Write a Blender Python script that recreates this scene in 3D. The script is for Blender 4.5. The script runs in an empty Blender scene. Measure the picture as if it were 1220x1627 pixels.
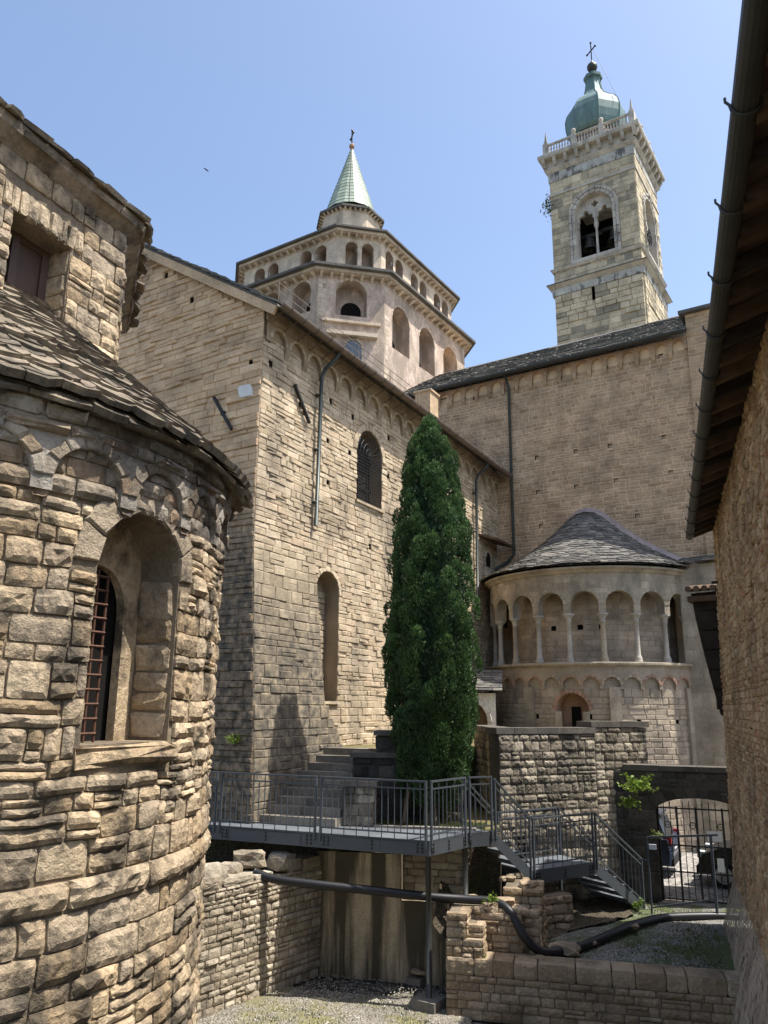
import bpy, bmesh, math, random
from mathutils import Vector, Matrix, noise as mn
R = math.radians
sc = bpy.context.scene
COL = sc.collection

# ------------------------------------------------------------ camera, sky, sun, exposure
HEAD, PITCH, ROLL = R(122.94), math.atan(309.2 / 1245.0), R(0.51)
EYE = Vector((0, 0, 5.0))
fw = Vector((math.cos(HEAD) * math.cos(PITCH), math.sin(HEAD) * math.cos(PITCH), math.sin(PITCH)))
rt = Vector((math.sin(HEAD), -math.cos(HEAD), 0)); up = rt.cross(fw)
r2 = rt * math.cos(ROLL) + up * math.sin(ROLL); u2 = -rt * math.sin(ROLL) + up * math.cos(ROLL)
cam_d = bpy.data.cameras.new('camera'); cam = bpy.data.objects.new('camera', cam_d); COL.objects.link(cam)
cam.matrix_world = Matrix(((r2.x, u2.x, -fw.x, EYE.x), (r2.y, u2.y, -fw.y, EYE.y), (r2.z, u2.z, -fw.z, EYE.z), (0, 0, 0, 1)))
cam_d.sensor_fit = 'VERTICAL'; cam_d.sensor_height = 36.0; cam_d.lens = 36.0 * 1245.0 / 1627.0
cam_d.clip_start = 0.05; cam_d.clip_end = 3000
sc.camera = cam

SUN_AZ, SUN_EL = 21.5, 64.0          # azimuth counter-clockwise from +X
world = bpy.data.worlds.new('World'); sc.world = world; world.use_nodes = True
wn = world.node_tree.nodes; wl = world.node_tree.links
for n_ in list(wn): wn.remove(n_)
wo = wn.new('ShaderNodeOutputWorld'); bg = wn.new('ShaderNodeBackground'); sky = wn.new('ShaderNodeTexSky')
sky.sky_type = 'NISHITA'; sky.sun_disc = False
sky.sun_elevation = R(SUN_EL); sky.sun_rotation = R(90 - SUN_AZ)
sky.altitude = 350; sky.air_density = 1.0; sky.dust_density = 2.6; sky.ozone_density = 1.0
bg.inputs['Strength'].default_value = 0.144
wl.new(sky.outputs[0], bg.inputs['Color']); wl.new(bg.outputs[0], wo.inputs['Surface'])

sun_d = bpy.data.lights.new('sun', 'SUN'); sun = bpy.data.objects.new('sun', sun_d); COL.objects.link(sun)
sun_d.energy = 4.2; sun_d.angle = R(0.53); sun_d.color = (1.0, 0.955, 0.885)
sdir = Vector((math.cos(R(SUN_EL)) * math.cos(R(SUN_AZ)), math.cos(R(SUN_EL)) * math.sin(R(SUN_AZ)), math.sin(R(SUN_EL))))
sun.rotation_euler = sdir.to_track_quat('Z', 'Y').to_euler()
sun.location = (20, 10, 60)
sc.view_settings.view_transform = 'Standard'; sc.view_settings.look = 'None'
sc.view_settings.gamma = 1.0; sc.view_settings.use_curve_mapping = False
sc.view_settings.exposure = 0.95

# ------------------------------------------------------------ materials
def new_mat(name):
    m = bpy.data.materials.new(name); m.use_nodes = True
    nt = m.node_tree
    for n in list(nt.nodes): nt.nodes.remove(n)
    out = nt.nodes.new('ShaderNodeOutputMaterial'); b = nt.nodes.new('ShaderNodeBsdfPrincipled')
    nt.links.new(b.outputs[0], out.inputs['Surface'])
    return m, nt, b
def nd(nt, typ, **kw):
    n = nt.nodes.new(typ)
    for k, v in kw.items(): setattr(n, k, v)
    return n
def ramp(nt, fac, stops, interp='LINEAR'):
    r = nd(nt, 'ShaderNodeValToRGB'); e = r.color_ramp.elements; r.color_ramp.interpolation = interp
    while len(e) < len(stops): e.new(0.5)
    for i, (p, c) in enumerate(stops):
        e[i].position = p
        e[i].color = (c, c, c, 1) if isinstance(c, (int, float)) else (c[0], c[1], c[2], 1)
    nt.links.new(fac, r.inputs[0]); return r.outputs[0]
def mix(nt, typ, fac, a, b):
    m = nd(nt, 'ShaderNodeMix', data_type='RGBA', blend_type=typ)
    for sock, v in ((m.inputs[0], fac), (m.inputs[6], a), (m.inputs[7], b)):
        if hasattr(v, 'links'): nt.links.new(v, sock)
        elif isinstance(v, (int, float)): sock.default_value = v
        else: sock.default_value = (v[0], v[1], v[2], 1)
    return m.outputs[2]
def noise(nt, vec, scale, detail=4, rough=0.55):
    n = nd(nt, 'ShaderNodeTexNoise'); n.inputs['Scale'].default_value = scale
    n.inputs['Detail'].default_value = detail; n.inputs['Roughness'].default_value = rough
    nt.links.new(vec, n.inputs['Vector']); return n.outputs['Fac']
def pos(nt, sx=1, sy=1, sz=1):
    g = nd(nt, 'ShaderNodeNewGeometry')
    if (sx, sy, sz) == (1, 1, 1): return g.outputs['Position']
    v = nd(nt, 'ShaderNodeVectorMath', operation='MULTIPLY'); v.inputs[1].default_value = (sx, sy, sz)
    nt.links.new(g.outputs['Position'], v.inputs[0]); return v.outputs[0]
def bump(nt, b, h, dist, strength=1.0):
    n = nd(nt, 'ShaderNodeBump'); n.inputs['Distance'].default_value = dist; n.inputs['Strength'].default_value = strength
    nt.links.new(h, n.inputs['Height']); nt.links.new(n.outputs[0], b.inputs['Normal'])
def stone_mat(name, palette, stain=(0.05, 0.045, 0.04), stain_amt=0.5, stain_at=(0.5, 0.68), grain=26, mott=1.3,
              bdist=0.02, stain_scale=0.7, zpat=None, rough=0.92, streak=0.35):
    """stone or plaster: colour per piece from the face attribute 'tint', mottling, grain and weather stains"""
    m, nt, b = new_mat(name)
    at = nd(nt, 'ShaderNodeAttribute', attribute_name='tint')
    n = len(palette)
    c = ramp(nt, at.outputs['Fac'], [(i / max(1, n - 1), p) for i, p in enumerate(palette)])
    P = pos(nt)
    big = noise(nt, P, mott, 5, 0.6)
    c = mix(nt, 'MULTIPLY', 1.0, c, ramp(nt, big, [(0.25, 0.62), (0.5, 0.98), (0.75, 1.28)]))
    fine = noise(nt, P, grain, 6, 0.7)
    c = mix(nt, 'MULTIPLY', 1.0, c, ramp(nt, fine, [(0.25, 0.6), (0.5, 1.0), (0.75, 1.22)]))
    st = noise(nt, pos(nt, 1, 1, streak), stain_scale, 6, 0.65)
    fac = ramp(nt, st, [(stain_at[0], 0.0), (stain_at[1], stain_amt)])
    if zpat:                                   # grime patina towards the wall foot; on the gable shade is painted in too
        sp = nd(nt, 'ShaderNodeSeparateXYZ'); nt.links.new(P, sp.inputs[0])
        ad = nd(nt, 'ShaderNodeMath', operation='MULTIPLY_ADD'); nt.links.new(st, ad.inputs[0]); ad.inputs[1].default_value = zpat[2]
        nt.links.new(sp.outputs['Z'], ad.inputs[2])
        mr = nd(nt, 'ShaderNodeMapRange'); nt.links.new(ad.outputs[0], mr.inputs['Value'])
        mr.inputs['From Min'].default_value = zpat[0] + zpat[2] * 0.5; mr.inputs['From Max'].default_value = zpat[1] + zpat[2] * 0.5
        mr.inputs['To Min'].default_value = zpat[3]; mr.inputs['To Max'].default_value = 0.0
        mx = nd(nt, 'ShaderNodeMath', operation='MAXIMUM'); nt.links.new(mr.outputs[0], mx.inputs[0]); nt.links.new(fac, mx.inputs[1])
        mu = nd(nt, 'ShaderNodeMath', operation='MULTIPLY'); nt.links.new(mx.outputs[0], mu.inputs[0])
        nt.links.new(ramp(nt, noise(nt, P, 5, 5, 0.7), [(0.3, 0.35), (0.6, 1.0)]), mu.inputs[1])
        fac = mu.outputs[0]
    c = mix(nt, 'MIX', fac, c, stain)
    nt.links.new(c, b.inputs['Base Color'])
    b.inputs['Roughness'].default_value = rough; b.inputs['Specular IOR Level'].default_value = 0.25
    mid = noise(nt, P, 9, 6, 0.7)
    hh = nd(nt, 'ShaderNodeMath', operation='MULTIPLY_ADD'); nt.links.new(fine, hh.inputs[0]); hh.inputs[1].default_value = 0.5; nt.links.new(mid, hh.inputs[2])
    bump(nt, b, hh.outputs[0], bdist)
    return m
def plain_mat(name, col, rough=0.6, metal=0.0, var=0.25, scale=4.0, bdist=0.0, spec=0.4, streak=1.0):
    m, nt, b = new_mat(name)
    P = pos(nt, 1, 1, streak)
    f = noise(nt, P, scale, 6, 0.65)
    c = mix(nt, 'MULTIPLY', 1.0, col, ramp(nt, f, [(0.25, 1 - var), (0.5, 1.0), (0.75, 1 + var)]))
    at = nd(nt, 'ShaderNodeAttribute', attribute_name='tint')
    c = mix(nt, 'MULTIPLY', 1.0, c, ramp(nt, at.outputs['Fac'], [(0, 1 - var * 0.8), (0.5, 1.0), (1, 1 + var * 0.8)]))
    nt.links.new(c, b.inputs['Base Color'])
    b.inputs['Roughness'].default_value = rough; b.inputs['Metallic'].default_value = metal; b.inputs['Specular IOR Level'].default_value = spec
    if bdist: bump(nt, b, noise(nt, P, scale * 4, 5, 0.6), bdist)
    return m
def ground_mat(name, cols, scale, veg=None, veg_at=(0.52, 0.62), bdist=0.02, veg_scale=0.9):
    m, nt, b = new_mat(name); P = pos(nt)
    v = nd(nt, 'ShaderNodeTexVoronoi'); v.inputs['Scale'].default_value = scale; nt.links.new(P, v.inputs['Vector'])
    sv = nd(nt, 'ShaderNodeSeparateColor'); nt.links.new(v.outputs['Color'], sv.inputs[0])
    c = ramp(nt, sv.outputs[0], [(i / (len(cols) - 1), k) for i, k in enumerate(cols)])
    c = mix(nt, 'MULTIPLY', 1.0, c, ramp(nt, v.outputs['Distance'], [(0.0, 1.15), (0.7, 0.45)]))
    c = mix(nt, 'MULTIPLY', 1.0, c, ramp(nt, noise(nt, P, 1.1, 5), [(0.3, 0.7), (0.7, 1.2)]))
    if veg:
        c = mix(nt, 'MIX', ramp(nt, noise(nt, P, veg_scale, 7, 0.7), [(veg_at[0], 0.0), (veg_at[1], 0.85)]), c, veg)
    nt.links.new(c, b.inputs['Base Color']); b.inputs['Roughness'].default_value = 0.95; b.inputs['Specular IOR Level'].default_value = 0.2
    iv = nd(nt, 'ShaderNodeMath', operation='SUBTRACT'); iv.inputs[0].default_value = 1.0; nt.links.new(v.outputs['Distance'], iv.inputs[1])
    bump(nt, b, iv.outputs[0], bdist)
    return m
def leaf_mat(name, a, bcol, trans=0.25):
    m, nt, b = new_mat(name)
    at = nd(nt, 'ShaderNodeAttribute', attribute_name='tint')
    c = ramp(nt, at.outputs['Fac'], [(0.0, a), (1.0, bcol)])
    c = mix(nt, 'MULTIPLY', 1.0, c, ramp(nt, noise(nt, pos(nt), 1.6, 4), [(0.3, 0.7), (0.7, 1.25)]))
    nt.links.new(c, b.inputs['Base Color']); b.inputs['Roughness'].default_value = 0.55; b.inputs['Specular IOR Level'].default_value = 0.3
    tr = nd(nt, 'ShaderNodeBsdfTranslucent'); nt.links.new(c, tr.inputs['Color'])
    mx = nd(nt, 'ShaderNodeMixShader'); mx.inputs[0].default_value = trans
    nt.links.new(b.outputs[0], mx.inputs[1]); nt.links.new(tr.outputs[0], mx.inputs[2])
    nt.links.new(mx.outputs[0], [n for n in nt.nodes if n.type == 'OUTPUT_MATERIAL'][0].inputs['Surface'])
    return m
def glass_mat(name, col, rough=0.08):
    m, nt, b = new_mat(name); b.inputs['Base Color'].default_value = (*col, 1); b.inputs['Roughness'].default_value = rough
    b.inputs['Specular IOR Level'].default_value = 0.6; return m

M = {}
M['chapel'] = stone_mat('chapel_stone', [(0.325, 0.239, 0.144), (0.501, 0.377, 0.236), (0.413, 0.326, 0.225), (0.588, 0.452, 0.289), (0.450, 0.352, 0.236), (0.364, 0.294, 0.211), (0.651, 0.514, 0.341)],
                        stain=(.055, .048, .038), stain_amt=.85, stain_at=(.47, .61), grain=24, bdist=.045, stain_scale=2.6, streak=.8)
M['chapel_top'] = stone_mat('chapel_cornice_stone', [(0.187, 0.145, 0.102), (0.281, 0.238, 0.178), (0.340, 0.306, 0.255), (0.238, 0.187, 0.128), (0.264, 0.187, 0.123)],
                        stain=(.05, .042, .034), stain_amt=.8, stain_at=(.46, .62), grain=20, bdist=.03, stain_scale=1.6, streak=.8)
M['chapel_mortar'] = stone_mat('chapel_mortar', [(0.248, 0.195, 0.132), (0.248, 0.195, 0.132)], stain=(.08, .07, .055), stain_amt=.6, stain_at=(.45, .62), grain=34, bdist=.03, stain_scale=1.6)
M['slab'] = stone_mat('mossy_roof_slab', [(0.133, 0.109, 0.080), (0.204, 0.162, 0.118), (0.276, 0.226, 0.163), (0.168, 0.138, 0.098), (0.235, 0.197, 0.141)], stain=(.05, .045, .035), stain_amt=.7,
                      stain_at=(.45, .6), grain=16, bdist=.03, stain_scale=3)
M['wall_warm'] = stone_mat('warm_limestone', [(0.372, 0.290, 0.187), (0.490, 0.395, 0.273), (0.431, 0.340, 0.230), (0.549, 0.450, 0.316), (0.470, 0.360, 0.241)], stain=(.13, .11, .085), stain_amt=.6,
                           stain_at=(.50, .66), grain=30, bdist=.02, stain_scale=.9, streak=.3)
M['foot'] = stone_mat('grimy_foot_stone', [(.36, .285, .185), (.50, .40, .27), (.42, .34, .225), (.58, .47, .32), (.40, .32, .21)], stain=(.105, .093, .075), stain_amt=.5,
                           stain_at=(.5, .66), grain=30, bdist=.02, stain_scale=1.2, zpat=(6.2, 9.2, 3.0, 1.0))
M['mortar_warm'] = stone_mat('warm_mortar', [(.33, .255, .165), (.33, .255, .165)], stain=(.12, .10, .08), stain_amt=.5, stain_at=(.5, .7), grain=40, bdist=.012)
M['gable'] = stone_mat('weathered_gable_stone', [(0.488, 0.345, 0.214), (0.606, 0.435, 0.266), (0.542, 0.390, 0.243), (0.672, 0.485, 0.306), (0.509, 0.350, 0.214)], stain=(.085, .075, .06), stain_amt=.5,
                       stain_at=(.53, .7), grain=28, bdist=.02, stain_scale=.7, zpat=(8.2, 10.8, 2.2, 1.0))  # low dark zone is patina plus shade put into the colour
M['gable_mortar'] = stone_mat('gable_mortar', [(0.376, 0.260, 0.149), (0.376, 0.260, 0.149)], stain=(.07, .06, .05), stain_amt=.5, stain_at=(.5, .7), grain=40, bdist=.012, zpat=(8.2, 10.8, 2.2, 1.0))
M['transept'] = stone_mat('brown_transept_stone', [(0.338, 0.230, 0.138), (0.461, 0.330, 0.208), (0.400, 0.285, 0.177), (0.512, 0.375, 0.242), (0.369, 0.250, 0.148)], stain=(.13, .10, .08), stain_amt=.5,
                          stain_at=(.55, .72), grain=28, bdist=.02)
M['transept_mortar'] = stone_mat('pale_transept_mortar', [(0.670, 0.500, 0.326), (0.670, 0.500, 0.326)], stain=(.34, .26, .185), stain_amt=.5, stain_at=(.5, .7), grain=40, bdist=.01)
M['apse'] = stone_mat('apse_stone', [(.30, .24, .175), (.41, .335, .245), (.35, .285, .21), (.46, .375, .275), (.31, .255, .20)], stain=(.11, .095, .08), stain_amt=.55,
                      stain_at=(.5, .7), grain=26, bdist=.015, stain_scale=1.1)
M['apse_grey'] = stone_mat('grey_gallery_stone', [(.28, .235, .17), (.38, .32, .235), (.33, .275, .20), (.43, .36, .265)], stain=(.11, .10, .08), stain_amt=.6,
                           stain_at=(.48, .66), grain=22, bdist=.012, stain_scale=1.4)
M['marble'] = stone_mat('weathered_marble', [(0.320, 0.293, 0.245), (0.440, 0.403, 0.343), (0.376, 0.342, 0.287)], stain=(.16, .15, .135), stain_amt=.5, stain_at=(.5, .7), grain=18, bdist=.006, stain_scale=2.5, rough=.7)
M['brick'] = stone_mat('faded_red_brick', [(.34, .19, .125), (.43, .27, .185), (.38, .24, .165), (.45, .32, .225)], stain=(.14, .09, .06), stain_amt=.5, grain=30, bdist=.01)
M['plaster_pink'] = stone_mat('faded_pink_plaster', [(0.556, 0.437, 0.348), (0.556, 0.437, 0.348)], stain=(.30, .24, .185), stain_amt=.85, stain_at=(.42, .58), grain=10, mott=1.6, bdist=.03, stain_scale=1.5, streak=.4)
M['dome_stone'] = stone_mat('dome_trim_stone', [(0.488, 0.404, 0.301), (0.586, 0.485, 0.367), (0.527, 0.434, 0.332)], stain=(.20, .16, .12), stain_amt=.6, stain_at=(.5, .66), grain=20, bdist=.012, stain_scale=1.4)
M['tower'] = stone_mat('grey_tower_stone', [(0.276, 0.248, 0.185), (0.469, 0.397, 0.267), (0.555, 0.470, 0.323), (0.513, 0.433, 0.302), (0.609, 0.517, 0.361), (0.502, 0.424, 0.286)], stain=(.10, .095, .08), stain_amt=.45,
                       stain_at=(.55, .72), grain=14, bdist=.02, stain_scale=.6)
M['tower_mortar'] = stone_mat('tower_mortar', [(0.430, 0.371, 0.257), (0.430, 0.371, 0.257)], stain=(.14, .13, .11), stain_amt=.5, grain=20, bdist=.01)
M['tower_trim'] = stone_mat('tower_white_stone', [(0.389, 0.359, 0.304), (0.491, 0.454, 0.384), (0.440, 0.402, 0.343)], stain=(.10, .095, .085), stain_amt=.75, stain_at=(.55, .7), grain=14, bdist=.01, stain_scale=.9)
M['frieze'] = stone_mat('blackened_painted_frieze', [(0.300, 0.304, 0.286), (0.450, 0.435, 0.377), (0.240, 0.246, 0.247)], stain=(.07, .07, .07), stain_amt=.85, stain_at=(.5, .58), grain=10, bdist=.01, stain_scale=2.2)
M['copper'] = plain_mat('green_copper', (.12, .195, .185), .62, .0, .4, 1.6, .004, .4, streak=.3)
M['copper_pale'] = plain_mat('pale_copper', (.25, .30, .22), .5, .0, .3, 2.0, .003, .5, streak=.5)
M['slate'] = stone_mat('grey_slate', [(0.068, 0.066, 0.061), (0.161, 0.153, 0.136), (0.118, 0.111, 0.099), (0.236, 0.216, 0.186), (0.093, 0.090, 0.084)], stain=(.07, .07, .068), stain_amt=.5, grain=14, bdist=.008, stain_scale=2, rough=.75)
M['lead'] = plain_mat('weathered_lead', (.30, .24, .22), .6, .0, .3, 3, .004)
M['gutter'] = plain_mat('brown_gutter_metal', (.17, .135, .105), .55, .3, .3, 3, .002)
M['pipe'] = plain_mat('dark_green_downpipe', (.045, .055, .05), .45, .3, .3, 3)
M['iron'] = plain_mat('dark_iron', (.03, .028, .027), .55, .4, .4, 8)
M['rust'] = plain_mat('rusty_iron', (.11, .055, .035), .75, .3, .5, 10)
M['steel'] = plain_mat('grey_painted_steel', (.075, .085, .095), .42, .2, .10, 3, .0005, .5)
M['steel_floor'] = plain_mat('deck_steel_floor', (.15, .165, .18), .5, .2, .14, 5, .001, .5)
M['wood'] = plain_mat('old_brown_timber', (.10, .065, .040), .8, 0, .45, 3, .006, .2, streak=.3)
M['wood_dark'] = plain_mat('shade_dark_timber', (.032, .024, .018), .85, 0, .45, 3, .006, .2)  # shade on the lean-to is put into this near-black tone
M['shutter'] = plain_mat('brown_shutter', (.085, .055, .042), .7, 0, .3, 3, .003, .3)
M['gutter_dark'] = plain_mat('dark_gutter_metal', (.05, .052, .048), .5, .4, .25, 3, .002)
M['tile'] = plain_mat('terracotta_underside', (.26, .16, .10), .85, 0, .45, 5, .006, .2)
M['rubble'] = stone_mat('brown_rubble', [(0.314, 0.198, 0.099), (0.426, 0.282, 0.149), (0.527, 0.366, 0.204), (0.376, 0.246, 0.127), (0.577, 0.420, 0.248), (0.414, 0.204, 0.110)], stain=(.12, .075, .04), stain_amt=.6,
                        stain_at=(.48, .66), grain=20, bdist=.04, stain_scale=1.3)
M['rubble_mortar'] = stone_mat('brown_rubble_mortar', [(0.376, 0.258, 0.143), (0.376, 0.258, 0.143)], stain=(.13, .085, .05), stain_amt=.6, stain_at=(.46, .64), grain=24, bdist=.04, stain_scale=1.4)
M['base_plaster'] = stone_mat('pinkish_base_plaster', [(.40, .31, .225), (.40, .31, .225)], stain=(.25, .18, .12), stain_amt=.7, stain_at=(.42, .6), grain=20, bdist=.012, stain_scale=1.8)
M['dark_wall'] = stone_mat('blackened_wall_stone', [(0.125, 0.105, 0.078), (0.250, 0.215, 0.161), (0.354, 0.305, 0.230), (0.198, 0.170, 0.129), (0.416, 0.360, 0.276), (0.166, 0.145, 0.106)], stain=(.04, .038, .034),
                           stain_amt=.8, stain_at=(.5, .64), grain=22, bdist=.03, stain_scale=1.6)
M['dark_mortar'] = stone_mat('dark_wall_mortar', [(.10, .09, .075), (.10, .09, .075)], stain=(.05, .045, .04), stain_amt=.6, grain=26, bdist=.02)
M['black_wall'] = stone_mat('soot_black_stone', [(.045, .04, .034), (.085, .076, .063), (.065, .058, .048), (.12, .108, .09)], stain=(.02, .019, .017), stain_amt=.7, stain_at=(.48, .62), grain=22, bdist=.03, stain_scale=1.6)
M['cap'] = stone_mat('dark_coping_stone', [(.09, .08, .068), (.14, .125, .105), (.11, .10, .085)], stain=(.04, .038, .034), stain_amt=.6, grain=22, bdist=.012, stain_scale=2)
M['pit'] = stone_mat('pit_wall_stone', [(.27, .225, .16), (.38, .325, .24), (.46, .40, .305), (.33, .275, .20), (.30, .245, .175), (.50, .44, .34)], stain=(.085, .075, .06), stain_amt=.7,
                     stain_at=(.5, .66), grain=22, bdist=.035, stain_scale=1.4)
M['pit_mortar'] = stone_mat('pit_mortar', [(.17, .14, .10), (.17, .14, .10)], stain=(.07, .06, .045), stain_amt=.6, grain=26, bdist=.02)
M['tan'] = stone_mat('tan_pit_stone', [(0.265, 0.195, 0.121), (0.353, 0.265, 0.171), (0.412, 0.320, 0.215), (0.304, 0.225, 0.143), (0.451, 0.360, 0.253)], stain=(.10, .08, .05), stain_amt=.6, stain_at=(.5, .66),
                     grain=22, bdist=.035, stain_scale=1.5)
M['concrete'] = stone_mat('stained_concrete', [(0.506, 0.410, 0.273), (0.506, 0.410, 0.273)], stain=(.045, .04, .026), stain_amt=.9, stain_at=(.42, .56), grain=30, mott=1.2, bdist=.008, stain_scale=2.6, streak=.07)
M['footing'] = plain_mat('concrete_footing', (.17, .155, .135), .9, 0, .25, 8, .006, .2)
M['step'] = stone_mat('worn_step_stone', [(.17, .15, .12), (.25, .225, .185), (.21, .185, .15)], stain=(.07, .06, .05), stain_amt=.6, grain=22, bdist=.012, stain_scale=2)
M['gravel'] = ground_mat('pit_gravel', [(0.176, 0.159, 0.127), (0.370, 0.340, 0.283), (0.282, 0.254, 0.205), (0.458, 0.421, 0.353)], 34, veg=(.20, .185, .07), veg_at=(.47, .62), bdist=.02)
M['terrace'] = ground_mat('gravel_and_turf', [(.17, .16, .14), (.36, .345, .31), (.27, .255, .22), (.44, .42, .38)], 34, veg=(.07, .095, .028), veg_at=(.42, .53), bdist=.02)
M['soil'] = ground_mat('dark_soil', [(.10, .08, .055), (.17, .14, .10), (.13, .105, .075)], 26, veg=(.05, .06, .02), bdist=.03)
M['court'] = ground_mat('dry_grass_court', [(.22, .17, .08), (.30, .24, .12), (.26, .21, .13)], 40, veg=(.12, .13, .04), veg_at=(.45, .6), bdist=.015)
M['street'] = ground_mat('cobbled_street', [(.34, .315, .28), (.44, .41, .37), (.39, .36, .32)], 9, bdist=.01)
M['earth'] = ground_mat('town_ground', [(.16, .145, .115), (.24, .215, .17), (.20, .18, .145)], 6, veg=(.06, .08, .03), bdist=.02)
M['hose'] = plain_mat('black_plastic_hose', (.012, .012, .013), .45, 0, .2, 8, .0008, .4)
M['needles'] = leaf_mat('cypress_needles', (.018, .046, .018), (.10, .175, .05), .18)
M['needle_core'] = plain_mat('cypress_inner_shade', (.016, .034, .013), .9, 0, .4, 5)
M['bark'] = plain_mat('cypress_bark', (.19, .14, .095), .9, 0, .4, 6, .01, .2, streak=.3)
M['leaf'] = leaf_mat('bright_leaf', (.09, .15, .02), (.24, .33, .05), .35)
M['grass'] = leaf_mat('grass_blades', (.05, .075, .018), (.19, .20, .06), .3)
M['glass'] = glass_mat('dark_window_glass', (.012, .014, .016))
M['leaded'] = plain_mat('leaded_glass', (.10, .115, .13), .25, 0, .5, 7, .001, .6)
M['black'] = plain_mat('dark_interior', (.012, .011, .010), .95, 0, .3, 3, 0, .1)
M['white_plaster'] = stone_mat('white_lime_plaster', [(.62, .58, .52), (.62, .58, .52)], stain=(.35, .31, .26), stain_amt=.5, grain=20, bdist=.006, stain_scale=2)
M['hole'] = plain_mat('shaded_hole', (.035, .03, .025), .95, 0, .3, 6, 0, .1)  # shade inside the recesses put into the colour as near-black
M['pebble'] = stone_mat('gravel_pebble', [(.22, .20, .165), (.38, .36, .31), (.30, .28, .235), (.46, .435, .38)], stain_amt=.3, grain=30, bdist=.003)
M['patch'] = plain_mat('white_render_patch', (.66, .65, .62), .9, 0, .12, 6, .004, .2)
M['bronze'] = plain_mat('bell_bronze', (.06, .06, .052), .5, .6, .3, 6)
M['car_blue'] = plain_mat('dark_blue_car_paint', (.045, .06, .10), .25, .3, .05, 2, 0, .6)
M['car_black'] = plain_mat('black_car_paint', (.014, .014, .016), .25, .2, .05, 2, 0, .6)
M['car_silver'] = plain_mat('silver_car_paint', (.42, .43, .44), .3, .5, .05, 2, 0, .6)
M['car_glass'] = glass_mat('car_glass', (.03, .035, .04), .05)
M['tyre'] = plain_mat('tyre_rubber', (.016, .016, .016), .85, 0, .2, 10)
M['rim'] = plain_mat('alloy_rim', (.45, .45, .46), .35, .8, .1, 4)
M['red_lens'] = plain_mat('red_lens', (.45, .02, .02), .2, 0, .1, 4, 0, .6)
M['clear_lens'] = plain_mat('headlight_lens', (.62, .64, .66), .15, 0, .1, 4, 0, .7)
M['paper'] = plain_mat('white_sign_sheet', (.70, .70, .69), .7, 0, .06, 4)
M['bird'] = plain_mat('dark_feather', (.03, .03, .035), .8, 0, .2, 8)

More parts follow.
